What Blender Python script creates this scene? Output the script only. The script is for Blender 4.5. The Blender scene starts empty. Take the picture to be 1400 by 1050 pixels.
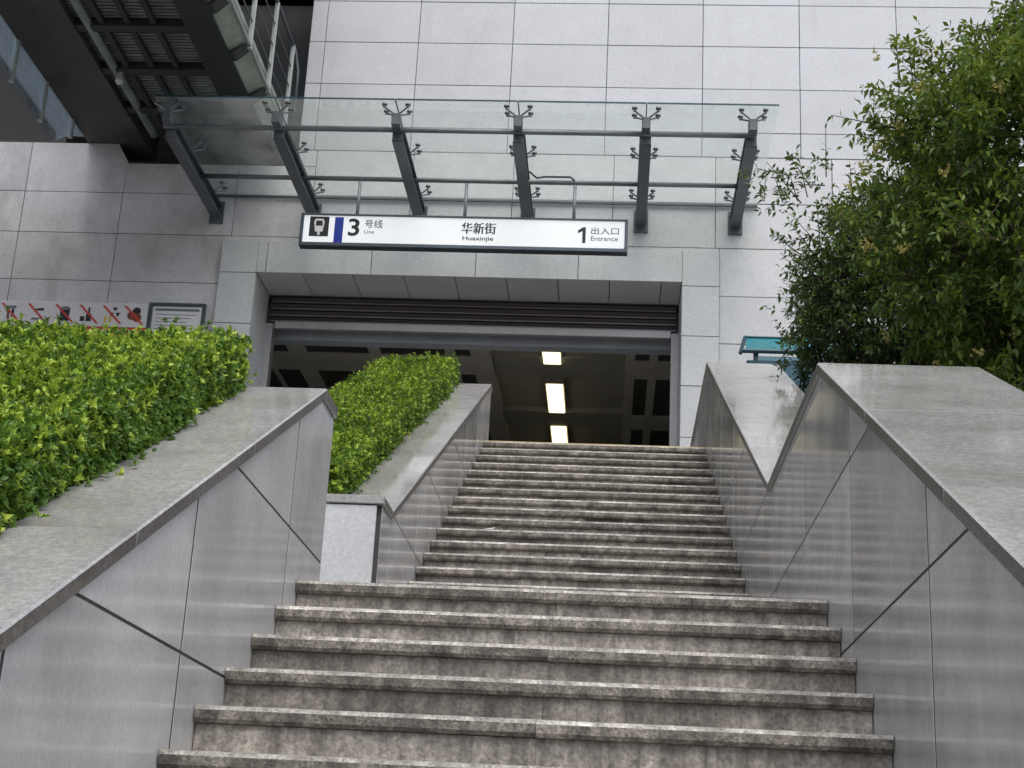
import bpy, math, random
import numpy as np
from mathutils import Vector, Matrix, noise as mnoise

random.seed(11)
rng = np.random.default_rng(11)
S = bpy.context.scene
C = S.collection

# ------------------------------------------------------------------ camera, sky, sun, exposure
cam_d = bpy.data.cameras.new('camera')
cam = bpy.data.objects.new('camera', cam_d)
C.objects.link(cam)
S.camera = cam
cam_d.sensor_width = 36.0
cam_d.lens = 2060.9 / 1400 * 36.0
cam_d.clip_start = 0.05
cam_d.clip_end = 2000
_R = ((0.9971618, 0.0571483, 0.0490136), (0.0283598, 0.3179465, -0.9476844), (-0.0697422, 0.9463848, 0.3154234))
ZC = 1.503
m = Matrix.Identity(4)
for i in range(3):
    m[i][0] = _R[0][i]
    m[i][1] = -_R[1][i]
    m[i][2] = -_R[2][i]
m[2][3] = ZC
cam.matrix_world = m

SUN_EL, SUN_AZ = math.radians(58), math.radians(168)
w = bpy.data.worlds.new('World')
S.world = w
w.use_nodes = True
nt = w.node_tree
sky = nt.nodes.new('ShaderNodeTexSky')
sky.sky_type = 'NISHITA'
sky.sun_disc = False
sky.sun_elevation = SUN_EL
sky.sun_rotation = SUN_AZ
sky.dust_density = 4.0
sky.air_density = 1.0
hs = nt.nodes.new('ShaderNodeHueSaturation')
hs.inputs['Saturation'].default_value = 0.80
nt.links.new(sky.outputs[0], hs.inputs['Color'])
bg = nt.nodes['Background']
nt.links.new(hs.outputs[0], bg.inputs[0])
bg.inputs[1].default_value = 0.15
sd = bpy.data.lights.new('sun', 'SUN')
sun = bpy.data.objects.new('sun', sd)
C.objects.link(sun)
sd.energy = 0.8
sd.angle = math.radians(50)
sd.color = (1.0, 0.995, 0.985)
sv = Vector((math.sin(SUN_AZ) * math.cos(SUN_EL), math.cos(SUN_AZ) * math.cos(SUN_EL), math.sin(SUN_EL)))
sun.rotation_euler = sv.to_track_quat('Z', 'Y').to_euler()
sun.location = (20, -40, 60)
S.view_settings.view_transform = 'Standard'
S.view_settings.look = 'None'
S.view_settings.gamma = 1
S.view_settings.use_curve_mapping = False
S.view_settings.exposure = 0.43
S.render.engine = 'CYCLES'
S.cycles.use_denoising = True
S.cycles.max_bounces = 8
S.cycles.diffuse_bounces = 4
S.cycles.glossy_bounces = 4
S.cycles.transparent_max_bounces = 12
S.cycles.caustics_reflective = False
S.cycles.caustics_refractive = False

# ------------------------------------------------------------------ materials
def new_mat(name):
    mt = bpy.data.materials.new(name)
    mt.use_nodes = True
    t = mt.node_tree
    return mt, t, t.nodes['Principled BSDF']

class NT:
    def __init__(s, t): s.t = t
    def n(s, k, **kw):
        x = s.t.nodes.new(k)
        for a, b in kw.items(): setattr(x, a, b)
        return x
    def l(s, a, b): s.t.links.new(a, b)
    def pos(s, scale=(1, 1, 1), rnd=0.0):
        g = s.n('ShaderNodeNewGeometry')
        mp = s.n('ShaderNodeMapping')
        mp.inputs['Scale'].default_value = scale
        s.l(g.outputs['Position'], mp.inputs['Vector'])
        if rnd:
            oi = s.n('ShaderNodeObjectInfo')
            mm = s.n('ShaderNodeMath', operation='MULTIPLY')
            mm.inputs[1].default_value = rnd
            s.l(oi.outputs['Random'], mm.inputs[0])
            cb = s.n('ShaderNodeCombineXYZ')
            for i in range(3): s.l(mm.outputs[0], cb.inputs[i])
            s.l(cb.outputs[0], mp.inputs['Location'])
        return mp.outputs[0]
    def noise(s, vec, scale, detail=3, rough=0.55, dist=0.0):
        x = s.n('ShaderNodeTexNoise')
        x.inputs['Scale'].default_value = scale
        x.inputs['Detail'].default_value = detail
        x.inputs['Roughness'].default_value = rough
        x.inputs['Distortion'].default_value = dist
        s.l(vec, x.inputs['Vector'])
        return x.outputs['Fac']
    def rng(s, v, a, b, c=0.0, d=1.0):
        x = s.n('ShaderNodeMapRange')
        for i, q in enumerate((a, b, c, d)): x.inputs[i + 1].default_value = q
        s.l(v, x.inputs[0])
        return x.outputs[0]
    def math(s, op, a, b):
        x = s.n('ShaderNodeMath', operation=op)
        for i, q in enumerate((a, b)):
            if isinstance(q, (int, float)): x.inputs[i].default_value = q
            else: s.l(q, x.inputs[i])
        return x.outputs[0]
    def mix(s, f, a, b, mode='MIX'):
        x = s.n('ShaderNodeMix', data_type='RGBA', blend_type=mode)
        for sock, q in ((x.inputs[0], f), (x.inputs[6], a), (x.inputs[7], b)):
            if isinstance(q, (int, float)): sock.default_value = q
            elif isinstance(q, tuple): sock.default_value = (*q, 1)
            else: s.l(q, sock)
        return x.outputs[2]
    def rand(s):
        return s.n('ShaderNodeObjectInfo').outputs['Random']

def granite(name, base, rough=0.3, srnd=0.0, speck=0.25, cloud=0.18, tint=0.10, stain=None, stain_lo=0.52, stain_hi=0.75,
            stain_scale=(3, 3, 0.5), stain_n=1.0, stain_amt=0.6, bump=0.0, speck_scale=170, spec=0.5, grime=None):
    mt, t, p = new_mat(name)
    q = NT(t)
    v = q.pos()
    vr = q.pos(rnd=37.0)
    n1 = q.noise(v, speck_scale, 2, 0.6)
    n1b = q.noise(v, speck_scale * 0.28, 2, 0.6)
    n2 = q.noise(vr, 2.2, 5, 0.6)
    f = q.rng(n1, 0.3, 0.7, 1 - speck, 1 + speck)
    f = q.math('MULTIPLY', f, q.rng(n1b, 0.3, 0.7, 1 - speck * 0.9, 1 + speck * 0.9))
    f = q.math('MULTIPLY', f, q.rng(n2, 0.3, 0.7, 1 - cloud, 1 + cloud))
    f = q.math('MULTIPLY', f, q.rng(q.rand(), 0, 1, 1 - tint, 1 + tint))
    cc = q.n('ShaderNodeCombineColor')
    col = q.mix(1.0, base, f, 'MULTIPLY')
    if stain:
        vs = q.pos(scale=stain_scale, rnd=srnd)
        ns = q.noise(vs, stain_n, 6, 0.62, 0.3)
        msk = q.math('MULTIPLY', q.rng(ns, stain_lo, stain_hi, 0, stain_amt), q.rng(n1b, 0.25, 0.7, 0.55, 1.0))
        col = q.mix(msk, col, stain)
    if grime:
        g2 = q.noise(q.pos(rnd=91.0), grime[1], 5, 0.6, 0.4)
        col = q.mix(q.rng(g2, grime[2], grime[3], 0, grime[4]), col, grime[0])
    q.l(col, p.inputs['Base Color'])
    rr = q.rng(n2, 0.3, 0.7, rough * 0.75, rough * 1.3)
    q.l(rr, p.inputs['Roughness'])
    p.inputs['Specular IOR Level'].default_value = spec
    if bump:
        b = q.n('ShaderNodeBump')
        b.inputs['Strength'].default_value = bump
        b.inputs['Distance'].default_value = 0.01
        q.l(q.math('ADD', n1, q.noise(v, speck_scale * 0.35, 4)), b.inputs['Height'])
        q.l(b.outputs[0], p.inputs['Normal'])
    return mt

def plain(name, col, rough=0.5, metal=0.0, var=0.12, spec=0.5, nscale=6.0):
    mt, t, p = new_mat(name)
    q = NT(t)
    n = q.noise(q.pos(rnd=13.0), nscale, 5, 0.6)
    f = q.rng(n, 0.3, 0.7, 1 - var, 1 + var)
    q.l(q.mix(1.0, col, f, 'MULTIPLY'), p.inputs['Base Color'])
    q.l(q.rng(n, 0.3, 0.7, rough * 0.85, min(1, rough * 1.2)), p.inputs['Roughness'])
    p.inputs['Metallic'].default_value = metal
    p.inputs['Specular IOR Level'].default_value = spec
    return mt

def emit(name, col, strength, base=None):
    mt, t, p = new_mat(name)
    p.inputs['Base Color'].default_value = (*(base or col), 1)
    p.inputs['Emission Color'].default_value = (*col, 1)
    p.inputs['Emission Strength'].default_value = strength
    p.inputs['Roughness'].default_value = 0.4
    return mt

def glass(name, tint, haze, hazecol, rough=0.02):
    mt, t, p = new_mat(name)
    q = NT(t)
    t.nodes.remove(p)
    out = t.nodes['Material Output']
    tr = q.n('ShaderNodeBsdfTransparent'); tr.inputs[0].default_value = (*tint, 1)
    df = q.n('ShaderNodeBsdfDiffuse'); df.inputs[0].default_value = (*hazecol, 1)
    tl = q.n('ShaderNodeBsdfTranslucent'); tl.inputs[0].default_value = (*hazecol, 1)
    gl = q.n('ShaderNodeBsdfGlossy'); gl.inputs['Roughness'].default_value = rough
    md = q.n('ShaderNodeMixShader'); md.inputs[0].default_value = 0.5
    q.l(df.outputs[0], md.inputs[1]); q.l(tl.outputs[0], md.inputs[2])
    m1 = q.n('ShaderNodeMixShader')
    nz = q.noise(q.pos(scale=(1, 1, 1)), 1.6, 5, 0.65)
    q.l(q.rng(nz, 0.3, 0.75, haze * 0.45, haze * 1.9), m1.inputs[0])
    q.l(tr.outputs[0], m1.inputs[1]); q.l(md.outputs[0], m1.inputs[2])
    fr = q.n('ShaderNodeFresnel'); fr.inputs[0].default_value = 1.45
    m2 = q.n('ShaderNodeMixShader')
    gg = q.n('ShaderNodeNewGeometry')
    front = q.math('SUBTRACT', 1.0, gg.outputs['Backfacing'])
    q.l(q.math('MULTIPLY', q.math('MULTIPLY', fr.outputs[0], 0.7), front), m2.inputs[0])
    q.l(m1.outputs[0], m2.inputs[1]); q.l(gl.outputs[0], m2.inputs[2])
    q.l(m2.outputs[0], out.inputs[0])
    return mt

def leaf(name, c0, c1, trans=0.3, rough=0.4, clump=2.5):
    mt, t, p = new_mat(name)
    q = NT(t)
    g = q.n('ShaderNodeNewGeometry')
    rnd = g.outputs['Random Per Island']
    n = q.noise(q.pos(), clump, 3, 0.6)
    f = q.math('ADD', q.math('MULTIPLY', rnd, 0.6), q.rng(n, 0.3, 0.7, 0, 0.4))
    col = q.mix(f, c0, c1)
    q.l(col, p.inputs['Base Color'])
    p.inputs['Roughness'].default_value = rough
    p.inputs['Specular IOR Level'].default_value = 0.4
    tl = q.n('ShaderNodeBsdfTranslucent')
    q.l(q.mix(0.35, col, (0.35, 0.42, 0.05)), tl.inputs[0])
    ms = q.n('ShaderNodeMixShader'); ms.inputs[0].default_value = trans
    out = t.nodes['Material Output']
    q.l(p.outputs[0], ms.inputs[1]); q.l(tl.outputs[0], ms.inputs[2])
    q.l(ms.outputs[0], out.inputs[0])
    return mt

M = {}
M['wall_granite'] = granite('wall_granite', (0.58, 0.58, 0.572), 0.115, 0.0, 0.075, 0.16, 0.13, stain=(0.17, 0.155, 0.145), stain_lo=0.5, stain_hi=0.78,
                            stain_scale=(1, 1.2, 0.8), stain_n=1.9, stain_amt=0.42, spec=0.6)
M['coping'] = granite('coping_granite', (0.385, 0.383, 0.38), 0.08, 11.0, 0.20, 0.16, 0.12, stain=(0.16, 0.155, 0.135), stain_scale=(1.2, 1.2, 1.2), stain_n=2.2,
                      stain_lo=0.48, stain_hi=0.78, stain_amt=0.6, spec=0.6, grime=((0.25, 0.245, 0.17), 2.6, 0.52, 0.70, 0.45))
M['facade'] = granite('facade_granite', (0.535, 0.56, 0.588), 0.38, 0.0, 0.10, 0.05, 0.045, stain=(0.40, 0.41, 0.42), stain_scale=(3.5, 1, 0.3), stain_n=1.5, stain_lo=0.55, stain_hi=0.85, stain_amt=0.4, spec=0.45)
M['facade_low'] = granite('facade_granite_lower', (0.575, 0.595, 0.61), 0.40, 0.0, 0.10, 0.06, 0.04, stain=(0.33, 0.31, 0.30), stain_scale=(2.5, 1, 0.5), stain_n=1.6,
                          stain_lo=0.56, stain_hi=0.85, stain_amt=0.35, spec=0.45)
M['facade_dirty'] = granite('facade_granite_sooty', (0.60, 0.60, 0.61), 0.42, 0.0, 0.12, 0.10, 0.06, stain=(0.16, 0.145, 0.14), stain_scale=(1.6, 1, 1.0), stain_n=1.25,
                            stain_lo=0.51, stain_hi=0.74, stain_amt=0.52, spec=0.4)
M['step'] = granite('step_granite', (0.345, 0.320, 0.284), 0.6, 23.0, 0.34, 0.2, 0.18, stain=(0.028, 0.024, 0.021), stain_scale=(11, 3, 0.7), stain_n=1.7,
                    stain_lo=0.42, stain_hi=0.70, stain_amt=0.78, bump=0.5, speck_scale=70, spec=0.35, grime=((0.03, 0.026, 0.022), 1.0, 0.54, 0.68, 0.85))
M['nosing'] = granite('nosing_granite', (0.45, 0.436, 0.40), 0.42, 17.0, 0.42, 0.25, 0.14, stain=(0.065, 0.053, 0.044), stain_scale=(7, 3, 5), stain_n=1.5,
                      stain_lo=0.42, stain_hi=0.68, stain_amt=0.8, bump=0.4, speck_scale=110, spec=0.4)
M['coping_edge'] = granite('coping_edge_dark', (0.15, 0.14, 0.125), 0.4, 5.0, 0.3, 0.3, 0.1, stain=(0.055, 0.048, 0.04), stain_scale=(2, 4, 4), stain_n=1.5, stain_amt=0.7)  # darker granite tone for the front edge of the coping
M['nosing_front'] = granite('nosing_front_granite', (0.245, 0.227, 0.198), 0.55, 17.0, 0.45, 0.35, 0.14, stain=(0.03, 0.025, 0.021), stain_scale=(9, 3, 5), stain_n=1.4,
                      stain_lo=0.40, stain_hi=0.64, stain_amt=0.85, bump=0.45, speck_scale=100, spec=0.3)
M['hall_tile'] = plain('hall_floor_tile', (0.5, 0.48, 0.44), 0.25, 0, 0.05)
M['mortar'] = plain('mortar', (0.10, 0.095, 0.09), 0.9, 0, 0.3)
M['facade_joint'] = plain('facade_joint', (0.13, 0.125, 0.13), 0.9, 0, 0.2)
M['joint_dark'] = plain('joint_dark', (0.06, 0.057, 0.055), 0.9, 0, 0.3)
M['paving'] = granite('paving', (0.28, 0.27, 0.26), 0.6, 0.0, 0.25, 0.2, 0.1, stain=(0.08, 0.075, 0.07), stain_scale=(1, 1, 1), stain_n=0.8, stain_amt=0.5)
M['soil'] = plain('soil', (0.045, 0.032, 0.022), 0.95, 0, 0.5, nscale=14)
M['steel'] = plain('painted_steel', (0.105, 0.122, 0.138), 0.42, 0.15, 0.2)
M['pipe'] = plain('pipe_steel', (0.20, 0.215, 0.23), 0.35, 0.4, 0.15)
M['stainless'] = plain('stainless', (0.22, 0.22, 0.23), 0.35, 1.0, 0.1)
M['hanger'] = plain('hanger_paint', (0.33, 0.34, 0.38), 0.4, 0.2, 0.1)
M['glass'] = glass('canopy_glass', (0.955, 0.98, 0.965), 0.14, (0.68, 0.72, 0.70))
M['railglass'] = glass('rail_glass', (0.80, 0.87, 0.91), 0.55, (0.66, 0.74, 0.78), 0.08)
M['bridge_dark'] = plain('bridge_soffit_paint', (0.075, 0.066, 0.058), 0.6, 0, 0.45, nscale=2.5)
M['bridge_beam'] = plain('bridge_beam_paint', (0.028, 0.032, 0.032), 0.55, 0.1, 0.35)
M['bridge_slat'] = plain('bridge_slat', (0.24, 0.27, 0.25), 0.5, 0.1, 0.35, nscale=3)
M['bridge_side'] = plain('bridge_side_paint', (0.36, 0.42, 0.36), 0.45, 0.1, 0.3, nscale=4)
M['bridge_post'] = plain('bridge_post_paint', (0.46, 0.51, 0.49), 0.4, 0.1, 0.12)
M['slab_dark'] = plain('slab_grey', (0.20, 0.205, 0.215), 0.8, 0, 0.1, nscale=2)
M['shutter'] = plain('shutter', (0.045, 0.036, 0.042), 0.45, 0.4, 0.2)
M['shutter_edge'] = plain('shutter_lip', (0.26, 0.245, 0.25), 0.4, 0.5, 0.15)
M['shutter_bar'] = plain('shutter_bar', (0.46, 0.46, 0.47), 0.4, 0.5, 0.1)
M['bulkhead'] = plain('bulkhead_paint', (0.36, 0.40, 0.46), 0.55, 0.0, 0.1)
M['guide'] = plain('guide_rail', (0.36, 0.36, 0.37), 0.4, 0.5, 0.12)
M['ceil'] = plain('hall_ceiling_paint', (0.36, 0.35, 0.30), 0.7, 0, 0.12, nscale=2)
M['ceil_rib'] = plain('hall_ceiling_rib', (0.54, 0.525, 0.49), 0.7, 0, 0.1, nscale=2)
M['ceil_cell'] = plain('hall_ceiling_recess', (0.06, 0.06, 0.062), 0.7, 0, 0.2)
M['hall_wall'] = plain('hall_wall', (0.5, 0.48, 0.44), 0.6, 0, 0.15, nscale=2)
M['lamp'] = emit('lamp_tube_cover', (1.0, 0.88, 0.53), 1.5)
M['lamp_side'] = plain('lamp_housing', (0.35, 0.33, 0.28), 0.5)
M['sign_face'] = emit('sign_lightbox', (0.93, 0.96, 1.0), 0.34, (0.72, 0.73, 0.74))
M['sign_frame'] = plain('sign_frame', (0.10, 0.125, 0.15), 0.35, 0.5, 0.1)
M['sign_black'] = plain('sign_black', (0.018, 0.02, 0.025), 0.4, 0, 0.05)
M['sign_grey'] = plain('sign_grey', (0.16, 0.19, 0.21), 0.4, 0, 0.05)
M['sign_blue'] = plain('sign_blue', (0.012, 0.04, 0.36), 0.4, 0, 0.05)
M['sign_white'] = plain('sign_white', (0.8, 0.8, 0.8), 0.4, 0, 0.03)
M['board_white'] = plain('board_white', (0.74, 0.73, 0.74), 0.4, 0, 0.06)
M['board_red'] = plain('board_red', (0.62, 0.055, 0.045), 0.4, 0, 0.08)
M['board_brown'] = plain('board_brown', (0.22, 0.06, 0.03), 0.5, 0, 0.1)
M['board_yellow'] = plain('board_yellow', (0.65, 0.5, 0.06), 0.5, 0, 0.1)
M['teal'] = plain('teal_sheet', (0.0, 0.165, 0.20), 0.4, 0, 0.15)
M['teal_frame'] = plain('teal_frame', (0.012, 0.055, 0.075), 0.4, 0.2, 0.1)
M['teal_glass'] = glass('kiosk_glass', (0.55, 0.72, 0.78), 0.3, (0.25, 0.45, 0.55), 0.05)
M['glint'] = plain('glint_gold', (0.75, 0.58, 0.30), 0.3, 1.0, 0.15)  # gold metal standing in for the lamp reflection on the top nosing
M['bark'] = plain('bark', (0.075, 0.058, 0.043), 0.9, 0, 0.4, nscale=30)
M['hedge_old'] = leaf('hedge_leaf_green', (0.04, 0.11, 0.018), (0.15, 0.29, 0.032), 0.3, 0.4, 5)
M['hedge_new'] = leaf('hedge_leaf_young', (0.28, 0.46, 0.04), (0.56, 0.68, 0.10), 0.32, 0.45, 5)
M['hedge2_old'] = leaf('hedge_leaf_mid', (0.05, 0.125, 0.018), (0.17, 0.30, 0.03), 0.3, 0.42, 5)
M['tree_leaf'] = leaf('tree_leaf', (0.05, 0.115, 0.025), (0.17, 0.265, 0.048), 0.3, 0.38, 1.6)
M['tree_leaf_young'] = leaf('tree_leaf_young', (0.11, 0.20, 0.03), (0.24, 0.32, 0.05), 0.32, 0.35, 1.6)
M['tree_leaf_dark'] = leaf('tree_leaf_dark', (0.032, 0.07, 0.026), (0.10, 0.165, 0.055), 0.22, 0.32, 2.0)
M['blossom'] = leaf('blossom', (0.46, 0.42, 0.13), (0.68, 0.60, 0.24), 0.3, 0.6, 3)
M['twig'] = plain('twig', (0.05, 0.04, 0.03), 0.9, 0, 0.3)

# ------------------------------------------------------------------ builders
WL = {}
def wl(o): return WL.get(o.name, Vector((0, 0, 0))) if o else Vector((0, 0, 0))

def thing(name, label, cat, loc, group=None):
    o = bpy.data.objects.new(name, None)
    C.objects.link(o)
    o.location = loc
    o.empty_display_size = 0.2
    WL[o.name] = Vector(loc)
    o['label'] = label; o['category'] = cat
    if group: o['group'] = group
    return o

def tag(o, label, cat, group=None):
    o['label'] = label; o['category'] = cat
    if group: o['group'] = group
    return o

def link(name, me, loc, parent=None, kind=None, label=None):
    o = bpy.data.objects.new(name, me)
    C.objects.link(o)
    WL[o.name] = Vector(loc)
    if parent:
        o.parent = parent
        o.location = Vector(loc) - wl(parent)
    else:
        o.location = loc
    if kind: o['kind'] = kind
    if label: o['label'] = label
    return o

class MB:
    def __init__(s): s.v = []; s.f = []; s.mi = []; s.cur = 0
    def add(s, vs, fs):
        b = len(s.v)
        s.v.extend([tuple(x) for x in vs])
        s.f.extend([tuple(b + i for i in f) for f in fs])
        s.mi.extend([s.cur] * len(fs))
        return s
    def box(s, x0, x1, y0, y1, z0, z1):
        vs = [(x, y, z) for z in (z0, z1) for y in (y0, y1) for x in (x0, x1)]
        return s.add(vs, [(0, 2, 3, 1), (4, 5, 7, 6), (0, 1, 5, 4), (2, 6, 7, 3), (0, 4, 6, 2), (1, 3, 7, 5)])
    def bevbox(s, x0, x1, y0, y1, z0, z1, b=0.004):
        # chamfer on every edge: 24 verts
        vs = []; idx = {}
        def V(p):
            if p not in idx: idx[p] = len(vs); vs.append(p)
            return idx[p]
        lo = (x0, y0, z0); hi = (x1, y1, z1)
        fs = []
        def P(sx, sy, sz, ax):
            q = []
            for a, sg in enumerate((sx, sy, sz)):
                e = hi[a] if sg > 0 else lo[a]
                q.append(e if a == ax else e - sg * b)
            return V(tuple(q))
        for ax in range(3):
            for sg in (-1, 1):
                o = [a for a in range(3) if a != ax]
                c = []
                for u, v_ in ((-1, -1), (1, -1), (1, 1), (-1, 1)):
                    t = [0, 0, 0]; t[ax] = sg; t[o[0]] = u; t[o[1]] = v_
                    c.append(P(*t, ax))
                flip = (sg < 0) ^ (ax == 1)
                fs.append(tuple(c[::-1] if flip else c))
        for ax in range(3):
            o = [a for a in range(3) if a != ax]
            for u in (-1, 1):
                for v_ in (-1, 1):
                    t0 = [0, 0, 0]; t0[o[0]] = u; t0[o[1]] = v_; t1 = list(t0)
                    t0[ax] = -1; t1[ax] = 1
                    fs.append((P(*t0, o[0]), P(*t1, o[0]), P(*t1, o[1]), P(*t0, o[1])))
        for u in (-1, 1):
            for v_ in (-1, 1):
                for ww in (-1, 1):
                    fs.append((P(u, v_, ww, 0), P(u, v_, ww, 1), P(u, v_, ww, 2)))
        return s.add(vs, fs)
    def prism(s, poly, ax, lo, hi):
        # poly: list of 2D pts in the two remaining axes (in x,y,z order)
        n = len(poly)
        def P(a, b, c):
            if ax == 0: return (c, a, b)
            if ax == 1: return (a, c, b)
            return (a, b, c)
        vs = [P(a, b, lo) for a, b in poly] + [P(a, b, hi) for a, b in poly]
        fs = [tuple(range(n))[::-1], tuple(range(n, 2 * n))]
        fs += [(i, (i + 1) % n, n + (i + 1) % n, n + i) for i in range(n)]
        return s.add(vs, fs)
    def tube(s, p0, p1, r, n=10, r1=None):
        p0 = Vector(p0); p1 = Vector(p1); d = (p1 - p0).normalized()
        a = d.orthogonal().normalized(); b = d.cross(a)
        r1 = r if r1 is None else r1
        vs = []
        for p, rr in ((p0, r), (p1, r1)):
            for k in range(n):
                t = 2 * math.pi * k / n
                vs.append(p + a * math.cos(t) * rr + b * math.sin(t) * rr)
        fs = [(k, (k + 1) % n, n + (k + 1) % n, n + k) for k in range(n)]
        fs += [tuple(range(n))[::-1], tuple(range(n, 2 * n))]
        return s.add(vs, fs)
    def path(s, pts, radii, n=8):
        pts = [Vector(p) for p in pts]
        rings = []
        a = None
        vs = []
        for i, p in enumerate(pts):
            d = (pts[min(i + 1, len(pts) - 1)] - pts[max(i - 1, 0)]).normalized()
            if a is None: a = d.orthogonal().normalized()
            a = (a - d * a.dot(d)).normalized()
            b = d.cross(a)
            for k in range(n):
                t = 2 * math.pi * k / n
                vs.append(p + (a * math.cos(t) + b * math.sin(t)) * radii[i])
        fs = []
        for i in range(len(pts) - 1):
            for k in range(n):
                fs.append((i * n + k, i * n + (k + 1) % n, (i + 1) * n + (k + 1) % n, (i + 1) * n + k))
        L = (len(pts) - 1) * n
        fs += [tuple(range(n))[::-1], tuple(range(L, L + n))]
        return s.add(vs, fs)
    def mesh(s, name, mats, off=(0, 0, 0), smooth=False):
        import bmesh
        me = bpy.data.meshes.new(name)
        v = [(a - off[0], b - off[1], c - off[2]) for a, b, c in s.v]
        me.from_pydata(v, [], s.f)
        for mt in (mats if isinstance(mats, (list, tuple)) else [mats]): me.materials.append(mt)
        bm = bmesh.new(); bm.from_mesh(me)
        bmesh.ops.recalc_face_normals(bm, faces=bm.faces)
        for f, k in zip(bm.faces, s.mi): f.material_index = k; f.smooth = smooth
        bm.to_mesh(me); bm.free()
        return me
    def build(s, name, mats, parent=None, kind=None, label=None, smooth=False):
        a = np.array(s.v); c = (a.min(0) + a.max(0)) / 2
        if not parent: c[2] = a[:, 2].min()
        c = [float(round(q, 5)) for q in c]
        return link(name, s.mesh(name, mats, c, smooth), c, parent, kind, label)

_cache = {}
def boxobj(name, mat, x0, x1, y0, y1, z0, z1, parent, b=0.004, label=None):
    """box part; alike sizes share mesh data"""
    d = (round(x1 - x0, 4), round(y1 - y0, 4), round(z1 - z0, 4))
    k = (name, mat.name, d, b)
    if k not in _cache:
        mb = MB()
        if b: mb.bevbox(-d[0] / 2, d[0] / 2, -d[1] / 2, d[1] / 2, -d[2] / 2, d[2] / 2, b)
        else: mb.box(-d[0] / 2, d[0] / 2, -d[1] / 2, d[1] / 2, -d[2] / 2, d[2] / 2)
        _cache[k] = mb.mesh(name, mat)
    return link(name, _cache[k], ((x0 + x1) / 2, (y0 + y1) / 2, (z0 + z1) / 2), parent, None, label)

def clip(poly, a, b, c):
    """keep a*x+b*y<=c"""
    out = []
    n = len(poly)
    for i in range(n):
        p, q = poly[i], poly[(i + 1) % n]
        dp = a * p[0] + b * p[1] - c; dq = a * q[0] + b * q[1] - c
        if dp <= 1e-9: out.append(p)
        if (dp < -1e-9 and dq > 1e-9) or (dp > 1e-9 and dq < -1e-9):
            t = dp / (dp - dq)
            out.append((p[0] + (q[0] - p[0]) * t, p[1] + (q[1] - p[1]) * t))
    return out
def cell(poly, u0, u1, v0, v1):
    for a, b, c in ((1, 0, u1), (-1, 0, -u0), (0, 1, v1), (0, -1, -v0)):
        poly = clip(poly, a, b, c)
        if len(poly) < 3: return []
    r = []
    for p in poly:
        if not r or math.hypot(p[0] - r[-1][0], p[1] - r[-1][1]) > 1e-4: r.append(p)
    if len(r) > 1 and math.hypot(r[0][0] - r[-1][0], r[0][1] - r[-1][1]) < 1e-4: r.pop()
    return r if len(r) > 2 else []
def area(p): return 0.5 * sum(p[i][0] * p[(i + 1) % len(p)][1] - p[(i + 1) % len(p)][0] * p[i][1] for i in range(len(p)))
def inset(poly, g):
    if area(poly) < 0: poly = poly[::-1]
    n = len(poly); L = []
    for i in range(n):
        p, q = poly[i], poly[(i + 1) % n]
        dx, dy = q[0] - p[0], q[1] - p[1]; l = math.hypot(dx, dy)
        nx, ny = -dy / l, dx / l
        L.append((nx, ny, nx * p[0] + ny * p[1] + g))
    out = []
    for i in range(n):
        a, b = L[i - 1], L[i]
        det = a[0] * b[1] - a[1] * b[0]
        if abs(det) < 1e-6: out.append((poly[i][0] + a[0] * g, poly[i][1] + a[1] * g)); continue
        out.append(((a[2] * b[1] - b[2] * a[1]) / det, (a[0] * b[2] - b[0] * a[2]) / det))
    return out
def interp(prof, y):
    for (y0, z0), (y1, z1) in zip(prof, prof[1:]):
        if y <= y1: return z0 + (z1 - z0) * (y - y0) / max(1e-9, y1 - y0)
    return prof[-1][1]

# ------------------------------------------------------------------ dimensions
XL, XR = -1.178, 0.79            # faces of the stair walls
RI, TR = 0.15, 0.3045            # riser, tread
Y0, Z0 = 3.999, 0.297 + ZC       # a nosing of the lower flight
ZLAND = Z0 + 5 * RI
YU = 7.68                        # first nosing of the upper flight
NU = 18
ZTOP = ZLAND + NU * RI           # plaza level 5.25
YTOP = YU + (NU - 1) * TR
FY = 16.5                        # facade plane
PL = [(0.35, ZC + 0.427 + 0.502 * (0.35 - 2.853)), (5.709, 3.364), (5.97, 3.364)]
PR = [(0.35, ZC + 0.645 + 0.498 * (0.35 - 2.91)), (5.62, 3.500), (7.5, 3.508), (12.6, 5.957), (16.38, 5.957)]
P2 = [(7.43, 3.352), (7.749, 3.358), (13.22, 5.902), (13.38, 5.902)]

# ------------------------------------------------------------------ ground and levels
g = MB(); g.add([(-400, -400, 0), (400, -400, 0), (400, 400, 0), (-400, 400, 0)], [(0, 1, 2, 3)])
g.build('ground', M['paving'], None, 'structure')
lb = MB(); lb.box(-6.5, XR - 0.004, Y0 + 5 * TR + 0.345, YU + 0.06, ZLAND - 0.15, ZLAND)
lb.build('landing', M['paving'], None, 'structure')
pf = MB(); pf.box(-16, 14, YTOP + 0.345, 17.3, ZTOP - 0.3, ZTOP)
pf.build('plaza_floor', M['paving'], None, 'structure')

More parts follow.
